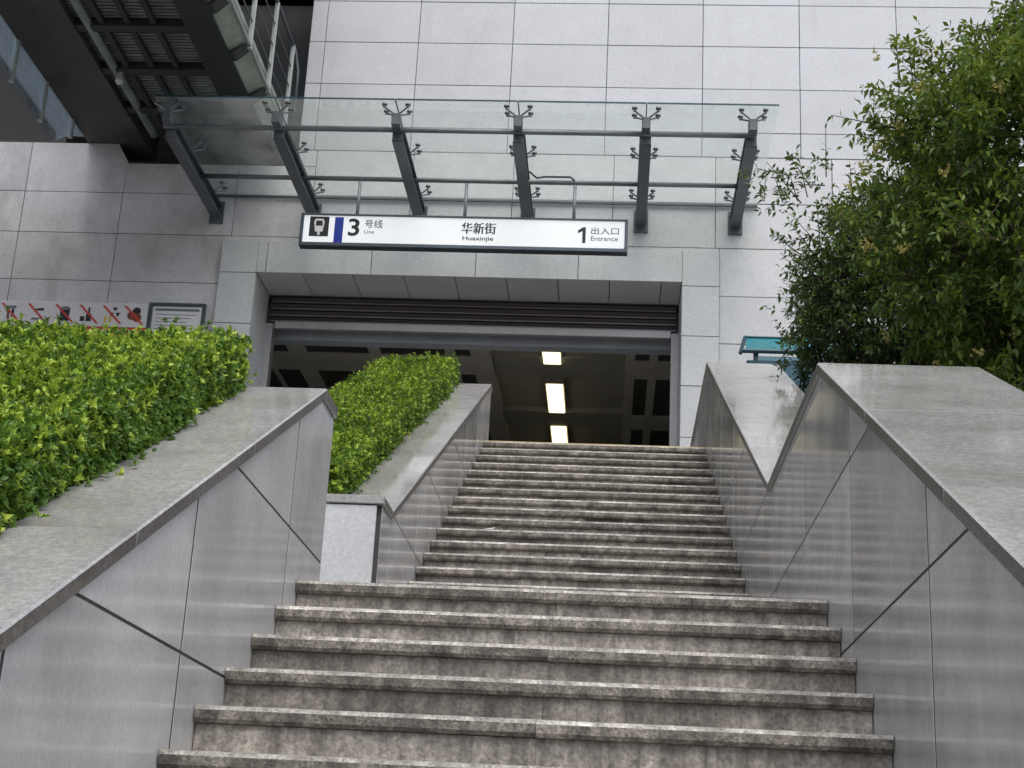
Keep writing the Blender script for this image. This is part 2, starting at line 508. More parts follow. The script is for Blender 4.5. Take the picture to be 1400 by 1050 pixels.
def bank(name, x0, x1, prof, mat):
    mb = MB(); n = len(prof); nx = 9
    vs = []
    for i in range(nx):
        x = x0 + (x1 - x0) * i / (nx - 1)
        for (y, z) in prof:
            vs.append((x, y, z + 0.03 * mnoise.noise(Vector((x * 1.5, y * 1.5, 3)))))
    for i in (0, nx - 1):
        pass
    fs = [(i * n + j, (i + 1) * n + j, (i + 1) * n + j + 1, i * n + j + 1) for i in range(nx - 1) for j in range(n - 1)]
    mb.add(vs, fs)
    # skirts down to the ground
    for i in (0, nx - 1):
        b = [(vs[i * n + j][0], vs[i * n + j][1], -0.02) for j in range(n)]
        mb.add([vs[i * n + j] for j in range(n)] + b, [(j, j + 1, n + j + 1, n + j) for j in range(n - 1)])
    for j in (0, n - 1):
        b = [(vs[i * n + j][0], vs[i * n + j][1], -0.02) for i in range(nx)]
        mb.add([vs[i * n + j] for i in range(nx)] + b, [(i, i + 1, nx + i + 1, nx + i) for i in range(nx - 1)])
    return mb.build(name, mat, None, 'structure')

bank('planting_bed', -12, -1.50, [(0.5, 0.75), (2, interp(PL, 2) - 0.06), (4, interp(PL, 4) - 0.06), (5.7, interp(PL, 5.7) - 0.06), (5.93, 3.30)], M['soil'])
bank('planting_bed', -6.5, -1.50, [(7.52, 3.28), (7.75, 3.30), (9, interp(P2, 9) - 0.06), (11, interp(P2, 11) - 0.06), (13.2, 5.80), (13.34, 5.80)], M['soil'])
bank('planting_bed', 1.385, 13, [(0.5, 0.6), (2, interp(PR, 2) - 0.08), (4, interp(PR, 4) - 0.08), (5.7, 3.40), (7.5, 3.42), (9, interp(PR, 9) - 0.1), (11, interp(PR, 11) - 0.1), (12.2, 5.5), (13.2, 5.33)], M['soil'])

# ------------------------------------------------------------------ stairs
def tread_profile(y, z, depth, t=0.05):
    r = 0.011
    return [(y + depth, z), (y + r * 1.6, z), (y + r * 0.5, z - r * 0.35), (y, z - r * 1.3), (y + 0.001, z - t + r), (y + r, z - t), (y + depth, z - t)]
def staircase(name, label, ys, zs, ztop_deep):
    root = thing(name, label, 'staircase', (-0.194, ys[0], zs[0] - RI))
    splits = [(XL + 0.003, -0.2004), (-0.1996, XR - 0.003)]
    for i, (y, z) in enumerate(zip(ys, zs)):
        for (a, b) in splits:
            jy, jz = random.uniform(-0.002, 0.002), random.uniform(-0.0008, 0.0008)
            dep = ztop_deep if i == len(ys) - 1 else TR + 0.036
            mb = MB(); mb.prism(tread_profile(y + jy, z + jz, dep - jy), 0, a, b)
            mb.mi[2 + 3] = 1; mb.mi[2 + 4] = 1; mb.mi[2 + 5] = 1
            mb.build('tread_slab', [M['nosing'], M['nosing_front']], root)
            mb = MB(); mb.box(a, b, y + 0.030, y + 0.05, z - RI + 0.001, z - 0.051)
            mb.build('riser_slab', M['step'], root)
    core = [(ys[0] + 0.052, zs[0] - RI - 0.02)]
    for y, z in zip(ys, zs):
        core += [(y + 0.052, z - 0.053), (y + TR + 0.052, z - 0.053)]
    core += [(ys[-1] + TR + 0.052, zs[0] - RI - 0.02)]
    mb = MB()
    for i, (y, z) in enumerate(zip(ys, zs)):   # stepped concrete core, one block per step
        mb.box(XL + 0.02, XR - 0.02, y + 0.052, y + TR + 0.0515, zs[0] - RI - 0.02, z - 0.053)
    mb.build('core', M['joint_dark'], root)
    return root
lo_y = [Y0 + k * TR for k in range(-11, 6)]; lo_z = [Z0 + k * RI for k in range(-11, 6)]
up_y = [YU + k * TR for k in range(NU)]; up_z = [ZLAND + (k + 1) * RI for k in range(NU)]
staircase('granite_staircase', 'lower flight of stained granite steps rising from the street to the landing', lo_y, lo_z, 0.345)
up = staircase('granite_staircase', 'upper flight of stained granite steps rising to the shuttered station entrance', up_y, up_z, 0.345)
mb = MB(); mb.box(XL + 0.004, XR - 0.004, YTOP + 0.012, YTOP + 0.05, ZTOP, ZTOP + 0.004)  # added strip that imitates the hall lamps reflected in the top nosing
mb.build('edge_glint', M['glint'], up, label='gold strip added to imitate the lamp reflection along the top step edge')

# ------------------------------------------------------------------ stair walls
def stair_wall(name, label, prof, low, xface, side, width, ys, zs, t=0.045, ovh=0.014, end_panel=None, front=None):
    """side = -1: wall lies at x<xface and faces +x; +1: lies at x>xface and faces -x"""
    y0, y1 = prof[0][0], prof[-1][0]
    root = thing(name, label, 'wall', (xface + side * width / 2, (y0 + y1) / 2, 0))
    top = [(y, z - t) for y, z in prof]
    poly = [(y0, low(y0)), ] + [(y, low(y)) for y in np.linspace(y0, y1, 12)[1:]] + top[::-1]
    fx, tk = xface, 0.0015
    xa, xb = sorted((fx + side * tk, fx + side * width))
    body = [(y0 + 0.005, -0.02), (y1 - 0.005, -0.02)] + [(min(max(y, y0 + 0.005), y1 - 0.005), z - 0.004) for y, z in top[::-1]]
    mb = MB(); mb.prism(body, 0, xa, xb); mb.build('wall_core', M['joint_dark'], root)
    for u0, u1 in zip(ys, ys[1:]):
        for v0, v1 in zip(zs, zs[1:]):
            c = cell(poly, u0 + 0.004, u1 - 0.004, v0, v1)
            if not c or abs(area(c)) < 0.006: continue
            c = inset(c, 0.0045)
            j = random.uniform(-0.0003, 0.0003)
            c2 = inset(c, 0.001)
            n = len(c)
            f0 = fx + side * 0.02; f1 = fx + j; f1b = f1 + side * 0.0009
            mbp = MB()
            vs = [(f0, a, b) for a, b in c] + [(f1b, a, b) for a, b in c] + [(f1, a, b) for a, b in c2]
            fs = []
            for L in (0, n):
                fs += [(L + i, L + (i + 1) % n, L + n + (i + 1) % n, L + n + i) for i in range(n)]
            fs += [tuple(range(2 * n, 3 * n)), tuple(range(n))[::-1]]
            mbp.add(vs, fs)
            mbp.build('granite_panel', M['wall_granite'], root)
    # coping slabs
    xo, xi = fx - side * ovh, fx + side * (width + 0.01)
    xa, xb = sorted((xo, xi))
    for (a, za), (b, zb) in zip(prof, prof[1:]):
        L = math.hypot(b - a, zb - za); k = max(1, round(L / 1.25))
        for i in range(k):
            u0, u1 = a + (b - a) * i / k, a + (b - a) * (i + 1) / k
            w0, w1 = za + (zb - za) * i / k, za + (zb - za) * (i + 1) / k
            gp = 0.004 / L * (b - a); 
            s_ = (zb - za) / (b - a)
            u0 += gp; u1 -= gp; w0 += gp * s_; w1 -= gp * s_
            ch = 0.006
            mbp = MB()
            # section across x with chamfered upper edges, swept along the slope
            sec = [(xa, -t), (xb, -t), (xb, -ch), (xb - ch, 0), (xa + ch, 0), (xa, -ch)]
            n = len(sec)
            mbp.add([(x, u0, w0 + d) for x, d in sec] + [(x, u1, w1 + d) for x, d in sec],
                    [(q, (q + 1) % n, n + (q + 1) % n, n + q) for q in range(n)] + [tuple(range(n))[::-1], tuple(range(n, 2 * n))])
            mbp.mi[1 if side < 0 else 5] = 1   # front edge in the darker tone
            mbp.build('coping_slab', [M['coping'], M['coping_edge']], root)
    return root, prof

def low_stairs(y):
    if y < lo_y[-1]: return max(0.0, Z0 + (y - Y0) / TR * RI - 0.45)
    if y < YU: return ZLAND - 0.2
    return ZLAND + (y - YU) / TR * RI - 0.4 if y < YTOP else ZTOP - 0.2
zsL = [0.156, 0.793, 1.43, 2.067, 2.704, 3.341, 4.0]
ysL = [0.35, 0.45, 1.67, 2.89, 4.11, 5.33, 5.97]
wl1, _ = stair_wall('stair_wall', 'sloping polished granite wall under the long hedge, flanking the lower steps', PL, low_stairs, XL, -1, 0.32, ysL, zsL)
# far end face of that wall, towards the landing
mb = MB(); mb.box(XL - 0.316, XL - 0.004, 5.972, 5.990, ZLAND + 0.002, 3.315); mb.build('end_panel', M['wall_granite'], wl1)
zs2 = [2.0, 2.70, 3.352, 3.955, 4.565, 5.17, 5.80, 6.4]
ys2 = [7.43, 7.75, 8.80, 9.95, 11.1, 12.25, 13.38]
wl2, _ = stair_wall('stair_wall', 'sloping granite wall under the narrow hedge, flanking the upper steps', P2, low_stairs, XL, -1, 0.32, ys2, zs2)
# its planter front across the landing
xs = [XL - 0.02, -2.35, -3.5, -4.7, -6.5]
for x1, x0 in zip(xs, xs[1:]):
    boxobj('front_panel', M['facade_low'], x0 + 0.004, x1 - 0.004, 7.408, 7.43, ZLAND + 0.002, 3.302, wl2, 0.003)
    boxobj('coping_slab', M['coping'], x0 + 0.003, (x1 - 0.003) if x1 < -2 else XL - 0.34, 7.396, 7.72, 3.307, 3.352, wl2, 0.005)
boxobj('coping_slab', M['coping'], XL - 0.34 + 0.003, XL + 0.014, 7.396, 7.4285, 3.307, 3.352, wl2, 0.004)
mb = MB(); mb.box(-6.5, XL - 0.325, 7.4305, 7.70, ZLAND - 0.1, 3.306); mb.build('wall_core', M['joint_dark'], wl2)
zsR = [0.45, 1.07, 1.69, 2.309, 2.926, 3.508, 4.13, 4.75, 5.36, 6.2]
ysR = [0.35, 1.38, 2.58, 3.78, 4.98, 6.18, 7.38, 8.58, 9.78, 10.98, 12.18, 13.38, 14.9, 16.38]
stair_wall('stair_wall', 'long zigzag granite wall flanking both flights on the leafy tree side', PR, low_stairs, XR, 1, 0.60, ysR, zsR)

# ------------------------------------------------------------------ station building
bld = thing('station_building', 'pale granite clad metro station building with a wide shuttered entrance', 'building', (-1.8, FY + 0.3, 0))
def slab(name, mat, *b): mb = MB(); mb.box(*b); return mb.build(name, mat, bld)
# concrete behind the cladding
slab('wall_core', M['facade_joint'], -16, -4.60, FY + 0.026, 17.25, -0.02, 9.74)
slab('wall_core', M['facade_joint'], 0.97, 14, FY + 0.026, 17.25, -0.02, 9.96)
slab('wall_core', M['facade_joint'], -4.598, 0.968, FY + 0.026, 17.25, 8.36, 9.74)
slab('wall_core', M['facade_joint'], -4.0, 14, FY + 0.012, 24, 9.962, 17.0)
slab('wall_core', M['joint_dark'], -16, -7.4, 17.6, 24, 9.742, 17.0)
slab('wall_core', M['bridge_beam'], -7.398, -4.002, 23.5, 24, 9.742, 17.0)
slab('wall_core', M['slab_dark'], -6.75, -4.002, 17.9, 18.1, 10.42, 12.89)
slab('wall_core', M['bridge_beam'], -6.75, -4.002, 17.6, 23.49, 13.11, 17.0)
slab('wall_core', M['joint_dark'], -7.398, -4.002, 17.26, 23.49, 8.62, 9.7)
GAP = 0.004
def tiles(xs, zs, mat, y=FY, th=0.026, skip=None, gap=GAP):
    for x0, x1 in zip(xs, xs[1:]):
        for z0, z1 in zip(zs, zs[1:]):
            if skip and skip((x0 + x1) / 2, (z0 + z1) / 2): continue
            j = random.uniform(-0.0015, 0.0015)
            boxobj('granite_tile', mat, x0 + gap, x1 - gap, y + j, y + th + j, z0 + gap, z1 - gap, bld, 0.003)
upx = [-4.0, -3.80, -2.615, -1.427, -0.24, 0.938, 2.124, 3.31, 4.495, 5.68, 6.865, 8.05]
upz = [9.962, 10.292, 10.888, 11.482, 12.075, 12.668, 13.261]
tiles(upx, upz, M['facade'], FY - 0.005, 0.0165)
slab('upper_cladding', M['facade'], 8.056, 14, FY - 0.005, FY + 0.011, 9.966, 16.99)
slab('upper_cladding', M['facade'], -4.0, 8.05, FY - 0.005, FY + 0.011, 13.27, 16.99)
lowz = [4.9, 5.79, 6.385, 6.975, 7.565, 8.155, 8.765, 9.35, 9.962]
tiles([1.155, 2.49, 3.68, 4.87, 6.06, 7.25], lowz, M['facade_low'])
slab('lower_cladding', M['facade_low'], 7.256, 14, FY, FY + 0.025, 4.9, 9.95)
tiles([-3.76, -2.56, -1.328, -0.115, 1.106, 2.49], [8.765, 9.35, 9.962], M['facade_low'], skip=lambda x, z: False)
lz = [4.9, 5.79, 6.385, 6.975, 7.565, 8.165, 8.79, 9.335, 9.74]
tiles([-9.8, -8.56, -7.353, -6.121, -4.78], lz[:-3], M['facade_dirty'])
tiles([-9.8, -8.56, -7.353, -6.121, -4.711, -3.762], lz[-3:-1], M['facade_dirty'])
tiles([-6.121, -4.711, -3.762], lz[-2:], M['facade_dirty'])
boxobj('granite_tile', M['facade_low'], -3.996, -3.764, FY, FY + 0.025, 9.744, 9.958, bld, 0.003)
slab('wall_core', M['facade_joint'], -3.99, 0.96, FY + 0.026, 17.25, 9.7415, 9.96)
# strip between portal head and the first joint
for x0, x1 in ((-4.787, -3.762), (-3.758, -2.56), (-2.56, -1.328), (-1.328, -0.115), (-0.115, 1.155)):
    boxobj('granite_tile', M['facade_dirty'] if x0 < -4 else M['facade_low'], x0 + GAP, x1 - GAP, FY, FY + 0.025, 8.705, (8.786 if x0 < -4 else 8.761), bld, 0.003)
boxobj('granite_tile', M['facade_dirty'], -6.117, -4.785, FY, FY + 0.025, 8.169, 8.786, bld, 0.003)
for x0, x1 in ((-9.8, -8.56), (-8.56, -7.353), (-7.353, -6.121)):
    boxobj('granite_tile', M['facade_dirty'], x0 + GAP, x1 - GAP, FY, FY + 0.025, 8.169, 8.786, bld, 0.003)
# parapet row of the side wall: stops with a slanted cut beside the footbridge
for x0, x1 in ((-9.8, -8.56), (-8.56, -7.353)):
    boxobj('granite_tile', M['facade_dirty'], x0 + GAP, x1 - GAP, FY, FY + 0.025, 9.339, 10.0, bld, 0.003)
mb = MB(); mb.prism([(-7.349, 9.339), (-6.125, 9.339), (-6.115, 9.76), (-6.26, 9.998), (-7.349, 10.0)], 1, FY, FY + 0.025); mb.build('granite_tile', M['facade_dirty'], bld)
mb = MB(); mb.prism([(-16, 9.742), (-6.14, 9.742), (-6.28, 9.985), (-16, 9.985)], 1, FY + 0.026, 17.25); mb.build('wall_core', M['joint_dark'], bld)
mb = MB(); mb.prism([(-16, 4.9), (-9.81, 4.9), (-9.81, 9.99), (-16, 9.99)], 1, FY, FY + 0.025); mb.build('lower_cladding', M['facade_dirty'], bld)
# portal: pillars, head, soffit, jambs
PYF = FY - 0.08; PYB = 17.16
def portal_tiles(x0, x1, zs):
    for z0, z1 in zip(zs, zs[1:]):
        j = random.uniform(-0.0015, 0.0015)
        boxobj('pillar_slab', M['facade_low'], x0, x1, PYF + j, PYF + 0.03 + j, z0 + GAP, z1 - GAP, bld, 0.003)
portal_tiles(-4.783, -4.340, [5.25, 5.79, 6.385, 7.01, 7.636, 8.285, 8.70])
portal_tiles(0.722, 1.152, [5.25, 5.79, 6.40, 7.015, 7.622, 8.244, 8.70])
slab('pillar_core', M['facade_joint'], -4.780, -4.362, PYF + 0.031, FY + 0.0255, 5.2, 8.695)
slab('pillar_core', M['facade_joint'], 0.744, 1.149, PYF + 0.031, FY + 0.0255, 5.2, 8.695)
hx = [-4.340, -4.225, -2.961, -1.716, -0.501, 0.722]
for x0, x1 in zip(hx, hx[1:]):
    boxobj('lintel_slab', M['facade_low'], x0 + GAP, x1 - GAP, PYF, PYF + 0.03, 8.294, 8.70 - GAP, bld, 0.003)
slab('lintel_core', M['facade_joint'], -4.361, 0.743, PYF + 0.031, FY + 0.0255, 8.322, 8.695)
sx = [-4.337] + [0.48 - 0.61 * k for k in range(7, -1, -1)] + [0.719]
for x0, x1 in zip(sx, sx[1:]):
    boxobj('soffit_panel', M['facade_low'], x0 + 0.005, x1 - 0.005, PYF + 0.0315, PYB, 8.296, 8.32, bld, 0.003)
slab('jamb', M['facade_low'], -4.361, -4.337, PYF + 0.0315, PYB, 5.25, 8.295)
slab('jamb', M['facade_low'], 0.719, 0.743, PYF + 0.0315, PYB, 5.25, 8.295)
slab('guide_rail', M['guide'], -4.336, -4.235, PYB - 0.06, PYB + 0.10, 5.25, 7.90)
slab('guide_rail', M['guide'], 0.63, 0.718, PYB - 0.06, PYB + 0.10, 5.25, 7.90)
slab('jamb_core', M['facade_joint'], -4.598, -4.363, FY + 0.027, 17.25, 5.25, 8.359)
slab('jamb_core', M['facade_joint'], 0.745, 0.968, FY + 0.027, 17.25, 5.25, 8.359)
slab('bulkhead_beam', M['bulkhead'], -4.70, 0.968, 17.40, 17.60, 7.80, 8.29)

sh = thing('roller_shutter', 'dark ribbed roller shutter drawn up under the entrance soffit', 'roller shutter', (-1.8, PYB + 0.05, 7.9))
zs_ = [8.29, 8.205, 8.115, 8.03, 7.955]
for z1, z0 in zip(zs_, zs_[1:]):
    mb = MB(); mb.prism([(PYB + 0.03, z1), (PYB + 0.012, z1 - 0.02), (PYB + 0.03, z0 + 0.018), (PYB + 0.10, z0 + 0.018), (PYB + 0.10, z1)], 0, -4.30, 0.69)
    s_ = mb.build('slat', M['shutter'], sh)
    mb = MB(); mb.box(-4.30, 0.69, PYB + 0.008, PYB + 0.10, z0 + 0.001, z0 + 0.013); mb.build('lip', M['shutter_edge'], s_)
mb = MB(); mb.bevbox(-4.232, 0.628, PYB + 0.0, PYB + 0.085, 7.862, 7.954, 0.005); mb.build('bottom_bar', M['shutter_bar'], sh)

# hall inside
hall = MB()
hall.box(-9, 5, 17.26, 33, 8.36, 8.60)
h = hall.build('hall_ceiling', M['ceil'], None, 'structure')
HZ = 8.36
for x0, x1 in ((-5.9, -4.86), (-4.80, -4.47), (-4.22, -3.36), (-3.20, -2.32), (-2.19, -1.98), (0.23, 0.415), (0.53, 0.90), (1.1, 2.0)):
    for y0, y1 in ((17.45, 19.13), (19.87, 21.58), (22.3, 24.0), (24.7, 26.4)):
        boxobj('recess_panel', M['ceil_cell'], x0, x1, y0, y1, 8.262, 8.275, h, 0.002)
for x0, x1 in ((-6.1, -5.9), (-4.86, -4.80), (-4.47, -4.22), (-3.36, -3.20), (-2.32, -2.19), (-1.98, -1.70), (0.10, 0.23), (0.415, 0.53), (0.90, 1.10), (2.0, 2.15)):
    boxobj('ceiling_rib', M['ceil_rib'], x0, x1, 17.61, 32.9, 8.24, 8.36, h, 0.003)
for y0, y1 in ((19.13, 19.87), (21.58, 22.3), (24.0, 24.7)):
    boxobj('ceiling_cross_rib', M['ceil_rib'], -6.1, -1.70, y0, y1, 8.246, 8.36, h, 0.003)
    boxobj('ceiling_cross_rib', M['ceil_rib'], 0.10, 2.15, y0, y1, 8.246, 8.36, h, 0.003)
    boxobj('ceiling_cross_rib', M['ceil'], -1.70, 0.10, y0, y1, 8.275, 8.36, h, 0.003)
wl_ = MB(); wl_.box(-9.2, -9, 17.26, 33, 5.25, 8.6); wl_.build('hall_wall', M['hall_wall'], None, 'structure')
wl_ = MB(); wl_.box(5, 5.2, 17.26, 33, 5.25, 8.6); wl_.build('hall_wall', M['hall_wall'], None, 'structure')
wl_ = MB(); wl_.box(-9.2, 5.2, 33, 33.2, 5.25, 8.6); wl_.build('hall_wall', M['hall_wall'], None, 'structure')
fl = MB(); fl.box(-9.2, 5.2, 17.301, 33.2, 5.0, 5.248); fl.build('hall_floor', M['hall_tile'], None, 'structure')
for (y0, y1), lab in (((18.62, 19.36), 'ceiling light nearest the roller shutter inside the hall'), ((20.26, 21.56), 'middle ceiling light of the lit row inside the hall'), ((22.31, 23.5), 'farthest ceiling light just above the top step of the stairs')):
    t = thing('ceiling_light', lab, 'ceiling light', (-0.88, (y0 + y1) / 2, 8.34), 'lit ceiling lights in the hall')
    mb = MB(); mb.bevbox(-1.03, -0.75, y0 - 0.02, y1 + 0.02, 8.275, 8.36, 0.004); mb.build('housing', M['lamp_side'], t)
    mb = MB(); mb.bevbox(-1.01, -0.77, y0, y1, 8.25, 8.274, 0.008); mb.build('diffuser', M['lamp'], t)

# ------------------------------------------------------------------ glass canopy
ZG = 9.325
can = thing('glass_canopy', 'flat glass canopy on dark steel arms above the station entrance', 'canopy', (-1.7, FY, 9.05))
ax_ = [-4.915, -3.722, -2.43, -1.128, 0.224, 1.34]
gx = [-5.02] + ax_[1:-1] + [1.60]
for i, (x0, x1) in enumerate(zip(gx, gx[1:])):
    mb = MB(); mb.box(x0 + (0.006 if i else 0), x1 - (0.006 if i < 4 else 0), 14.075, FY - 0.02, ZG, ZG + 0.012)
    mb.build('glass_pane', M['glass'], can)
    mb = MB(); mb.box(x0 + 0.006, x1 - 0.006, 14.066, 14.074, ZG - 0.002, ZG + 0.014); mb.build('pane_edge', M['teal_frame'], can)
mb = MB(); mb.box(-5.02, 1.60, FY - 0.045, FY - 0.016, ZG - 0.03, ZG - 0.004); mb.build('wall_channel', M['steel'], can)
for x in gx[1:-1]:
    mb = MB(); mb.box(x - 0.0055, x + 0.0055, 14.076, FY - 0.021, ZG - 0.001, ZG + 0.0125); mb.build('sealant_joint', M['steel'], can)
for x in ax_:
    mb = MB()
    hw = 0.062
    mb.box(x - hw, x + hw, 14.42, FY - 0.005, 9.02, 9.036)      # lower flange
    mb.box(x - hw, x + hw, 14.42, FY - 0.005, 9.164, 9.18)      # upper flange
    mb.box(x - 0.012, x + 0.012, 14.42, FY - 0.005, 9.037, 9.163)
    mb.box(x - hw + 0.006, x + hw - 0.006, 14.405, 14.42, 9.025, 9.178)
    a = mb.build('arm', M['steel'], can)
    mb = MB(); mb.bevbox(x - 0.045, x + 0.045, 14.19, 14.335, 9.10, 9.235, 0.006); mb.build('arm_tip', M['steel'], a)
    mb = MB(); mb.bevbox(x - 0.085, x + 0.085, FY - 0.03, FY - 0.0025, 8.94, 9.23, 0.004); mb.build('wall_plate', M['steel'], a)
_sp = None
def spider_mesh():
    mb = MB()
    mb.tube((0, 0, -0.05), (0, 0, 0.0), 0.016, 8)
    for sx_ in (-1, 1):
        for sy in (-1, 1):
            p = (sx_ * 0.125, sy * 0.075, 0.055)
            mb.tube((0, 0, -0.012), p, 0.010, 6)
            mb.tube((p[0], p[1], 0.045), (p[0], p[1], 0.075), 0.014, 8)
            mb.tube((p[0], p[1], 0.075), (p[0], p[1], 0.089), 0.030, 10)
    return mb.mesh('spider_fitting', M['stainless'])
_sp = spider_mesh()
for x in ax_:
    for y, z in ((14.235, 9.235), (15.15, 9.235), (16.2, 9.235)):
        link('spider_fitting', _sp, (x, y, z), can)
for y in (14.385, 15.585):
    mb = MB(); mb.tube((-4.99, y, 9.135), (1.37 if y < 15 else 1.33, y, 9.135), 0.028, 14); mb.build('cross_pipe', M['pipe'], can, smooth=True)

# ------------------------------------------------------------------ hanging station sign
SY = 15.54
sx0, sx1, sz0, sz1 = -3.652, 0.068, 8.268, 8.668
sg = thing('station_sign', 'long white backlit metro sign hanging under the glass canopy', 'sign', ((sx0 + sx1) / 2, SY, sz0))
f_ = 0.035
mb = MB(); mb.bevbox(sx0 + f_, sx1 - f_, SY + 0.006, SY + 0.09, sz0 + f_ + 0.01, sz1 - f_ * 0.6, 0.002); mb.build('sign_face', M['sign_face'], sg)
for nm, b in (('frame_rail', (sx0, sx1, sz0, sz0 + f_ + 0.008)), ('frame_rail', (sx0, sx1, sz1 - f_ * 0.55, sz1)), ('frame_stile', (sx0, sx0 + f_, sz0 + f_ + 0.009, sz1 - f_ * 0.55 - 0.001)), ('frame_stile', (sx1 - f_, sx1, sz0 + f_ + 0.009, sz1 - f_ * 0.55 - 0.001))):
    mb = MB(); mb.bevbox(b[0], b[1], SY - 0.012, SY + 0.11, b[2], b[3], 0.004); mb.build(nm, M['sign_frame'], sg)
for x in (-3.02, -1.785, -0.545):
    mb = MB(); mb.tube((x, 15.585, sz1 - 0.001), (x, 15.585, 9.103), 0.019, 10); mb.build('hanger_rod', M['hanger'], sg, smooth=True)
mb = MB(); mb.path([(-1.066, 15.45, 9.20), (-0.98, 15.52, 9.155), (-0.90, 15.53, 9.178), (-0.60, 15.53, 9.18), (-0.552, 15.56, 9.15)], [0.011] * 5, 6)
mb.build('power_cable', M['sign_black'], sg)
def sxp(px): return sx0 + (px - 412) * (sx1 - sx0) / 446.0
def szp(py, px): # photograph rows along the sign, which leans a little in the picture
    t_ = 297 + (px - 412) * 0.0067; b_ = 338.5 + (px - 412) * 0.017
    return sz1 - (py - t_) * (sz1 - sz0) / (b_ - t_)
def text(body, x0, x1, z0, z1, y, mat, parent, name='lettering', bold=0.0):
    cu = bpy.data.curves.new('txt', 'FONT')
    cu.body = body; cu.align_x = 'LEFT'; cu.offset = bold; cu.extrude = 0.0; cu.resolution_u = 4
    o = bpy.data.objects.new('txt', cu); C.objects.link(o)
    dg = bpy.context.evaluated_depsgraph_get()
    me = bpy.data.meshes.new_from_object(o.evaluated_get(dg))
    bpy.data.objects.remove(o); 
    v = np.array([tuple(q.co) for q in me.vertices])
    if len(v) == 0: return None
    mn, mx = v.min(0), v.max(0)
    for q in me.vertices:
        a = (q.co.x - mn[0]) / (mx[0] - mn[0]); b = (q.co.y - mn[1]) / (mx[1] - mn[1])
        q.co = ((a - 0.5) * (x1 - x0), 0, (b - 0.5) * (z1 - z0))
    me.materials.clear(); me.materials.append(mat)
    me.name = name
    return link(name, me, ((x0 + x1) / 2, y, (z0 + z1) / 2), parent)
def stext(body, px0, px1, py0, py1, mat, bold=0.0, name='lettering'):
    pm = (px0 + px1) / 2
    text(body, sxp(px0), sxp(px1), szp(py1, pm), szp(py0, pm), SY + 0.0035, mat, sg, name, bold)
def flat(pts, y, th, mat, parent, name):
    mb = MB(); mb.prism(pts, 1, y, y + th); return mb.build(name, mat, parent)
def srect(px0, px1, py0, py1, mat, name, y=SY + 0.003):
    pm = (px0 + px1) / 2
    return flat([(sxp(px0), szp(py1, pm)), (sxp(px1), szp(py1, pm)), (sxp(px1), szp(py0, pm)), (sxp(px0), szp(py0, pm))], y, 0.003, mat, sg, name)
em = srect(424.5, 451, 301, 326.5, M['sign_black'], 'emblem')
cx_ = sxp(437.8)
def ez(py): return szp(py, 437)
def ex(px): return sxp(px)
tr_ = flat([(ex(430.5), ez(307.5)), (ex(432.5), ez(320.5)), (ex(436), ez(320.5)), (ex(436), ez(325)), (ex(439.5), ez(325)), (ex(439.5), ez(320.5)), (ex(443), ez(320.5)), (ex(445), ez(307.5)), (ex(443), ez(304)), (ex(432.5), ez(304))], SY + 0.0008, 0.002, M['sign_white'], em, 'emblem_train')
flat([(ex(433), ez(313)), (ex(442.5), ez(313)), (ex(442), ez(306.5)), (ex(433.5), ez(306.5))], SY - 0.0008, 0.0014, M['sign_black'], em, 'emblem_window')
srect(459, 471, 301.5, 334.5, M['sign_blue'], 'line_colour_bar')
stext('3', 478, 493.5, 303, 326, M['sign_black'], 0.02, 'number')
stext('\u53f7\u7ebf', 500.5, 525, 304, 315.5, M['sign_grey'], 0.012)
stext('Line', 500.5, 514, 318, 322.5, M['sign_grey'], 0.01)
for k_ in (0, 1):   # heavy strokes: two printed layers
    text('\u534e\u65b0\u8857', sxp(632.8 + k_ * 0.9), sxp(679.4 + k_ * 0.9), szp(322, 656), szp(306.5, 656), SY + 0.0035 - k_ * 0.0006, M['sign_black'], sg)
stext('Huaxinjie', 635, 677, 325, 332.5, M['sign_black'], 0.015)
flat([(sxp(797), szp(333, 797)), (sxp(801.5), szp(333, 797)), (sxp(801.5), szp(311, 797)), (sxp(798), szp(311, 797)), (sxp(791), szp(315.5, 797)), (sxp(791), szp(319.5, 797)), (sxp(797), szp(316.5, 797))], SY + 0.003, 0.003, M['sign_black'], sg, 'number')
stext('\u51fa\u5165\u53e3', 808.5, 846, 311, 321, M['sign_grey'], 0.012)
stext('Entrance', 808.5, 845, 323.5, 330, M['sign_grey'], 0.01)

# ------------------------------------------------------------------ prohibition board and framed notice
BY = FY - 0.03
pb = thing('prohibition_board', 'long white board of crossed out prohibited items above a red strip', 'notice board', (-6.6, FY, 7.3))
mb = MB(); mb.bevbox(-7.75, -5.60, BY, FY - 0.003, 7.565, 7.872, 0.003); mb.build('white_panel', M['board_white'], pb)
mb = MB(); mb.bevbox(-7.75, -5.60, BY, FY - 0.003, 7.30, 7.563, 0.003); rp = mb.build('red_panel', M['board_red'], pb)
for i in range(26):
    x = -7.68 + i * 0.078
    mb = MB(); mb.box(x, x + 0.016, BY - 0.002, BY + 0.0005, 7.475, 7.535); mb.box(x + 0.018, x + 0.05, BY - 0.002, BY + 0.0005, 7.50 + 0.015 * (i % 3), 7.507 + 0.015 * (i % 3)); mb.build('print_mark', M['board_white'], rp)
def disc(cx, cz, r, y, th, mat, parent, name, n=16, sz=1.0):
    return flat([(cx + r * math.cos(2 * math.pi * k / n), cz + r * sz * math.sin(2 * math.pi * k / n)) for k in range(n)], y, th, mat, parent, name)
def rect(x0, x1, z0, z1, mat, name, y=BY - 0.003):
    return flat([(x0, z0), (x1, z0), (x1, z1), (x0, z1)], y, 0.0028, mat, pb, name)
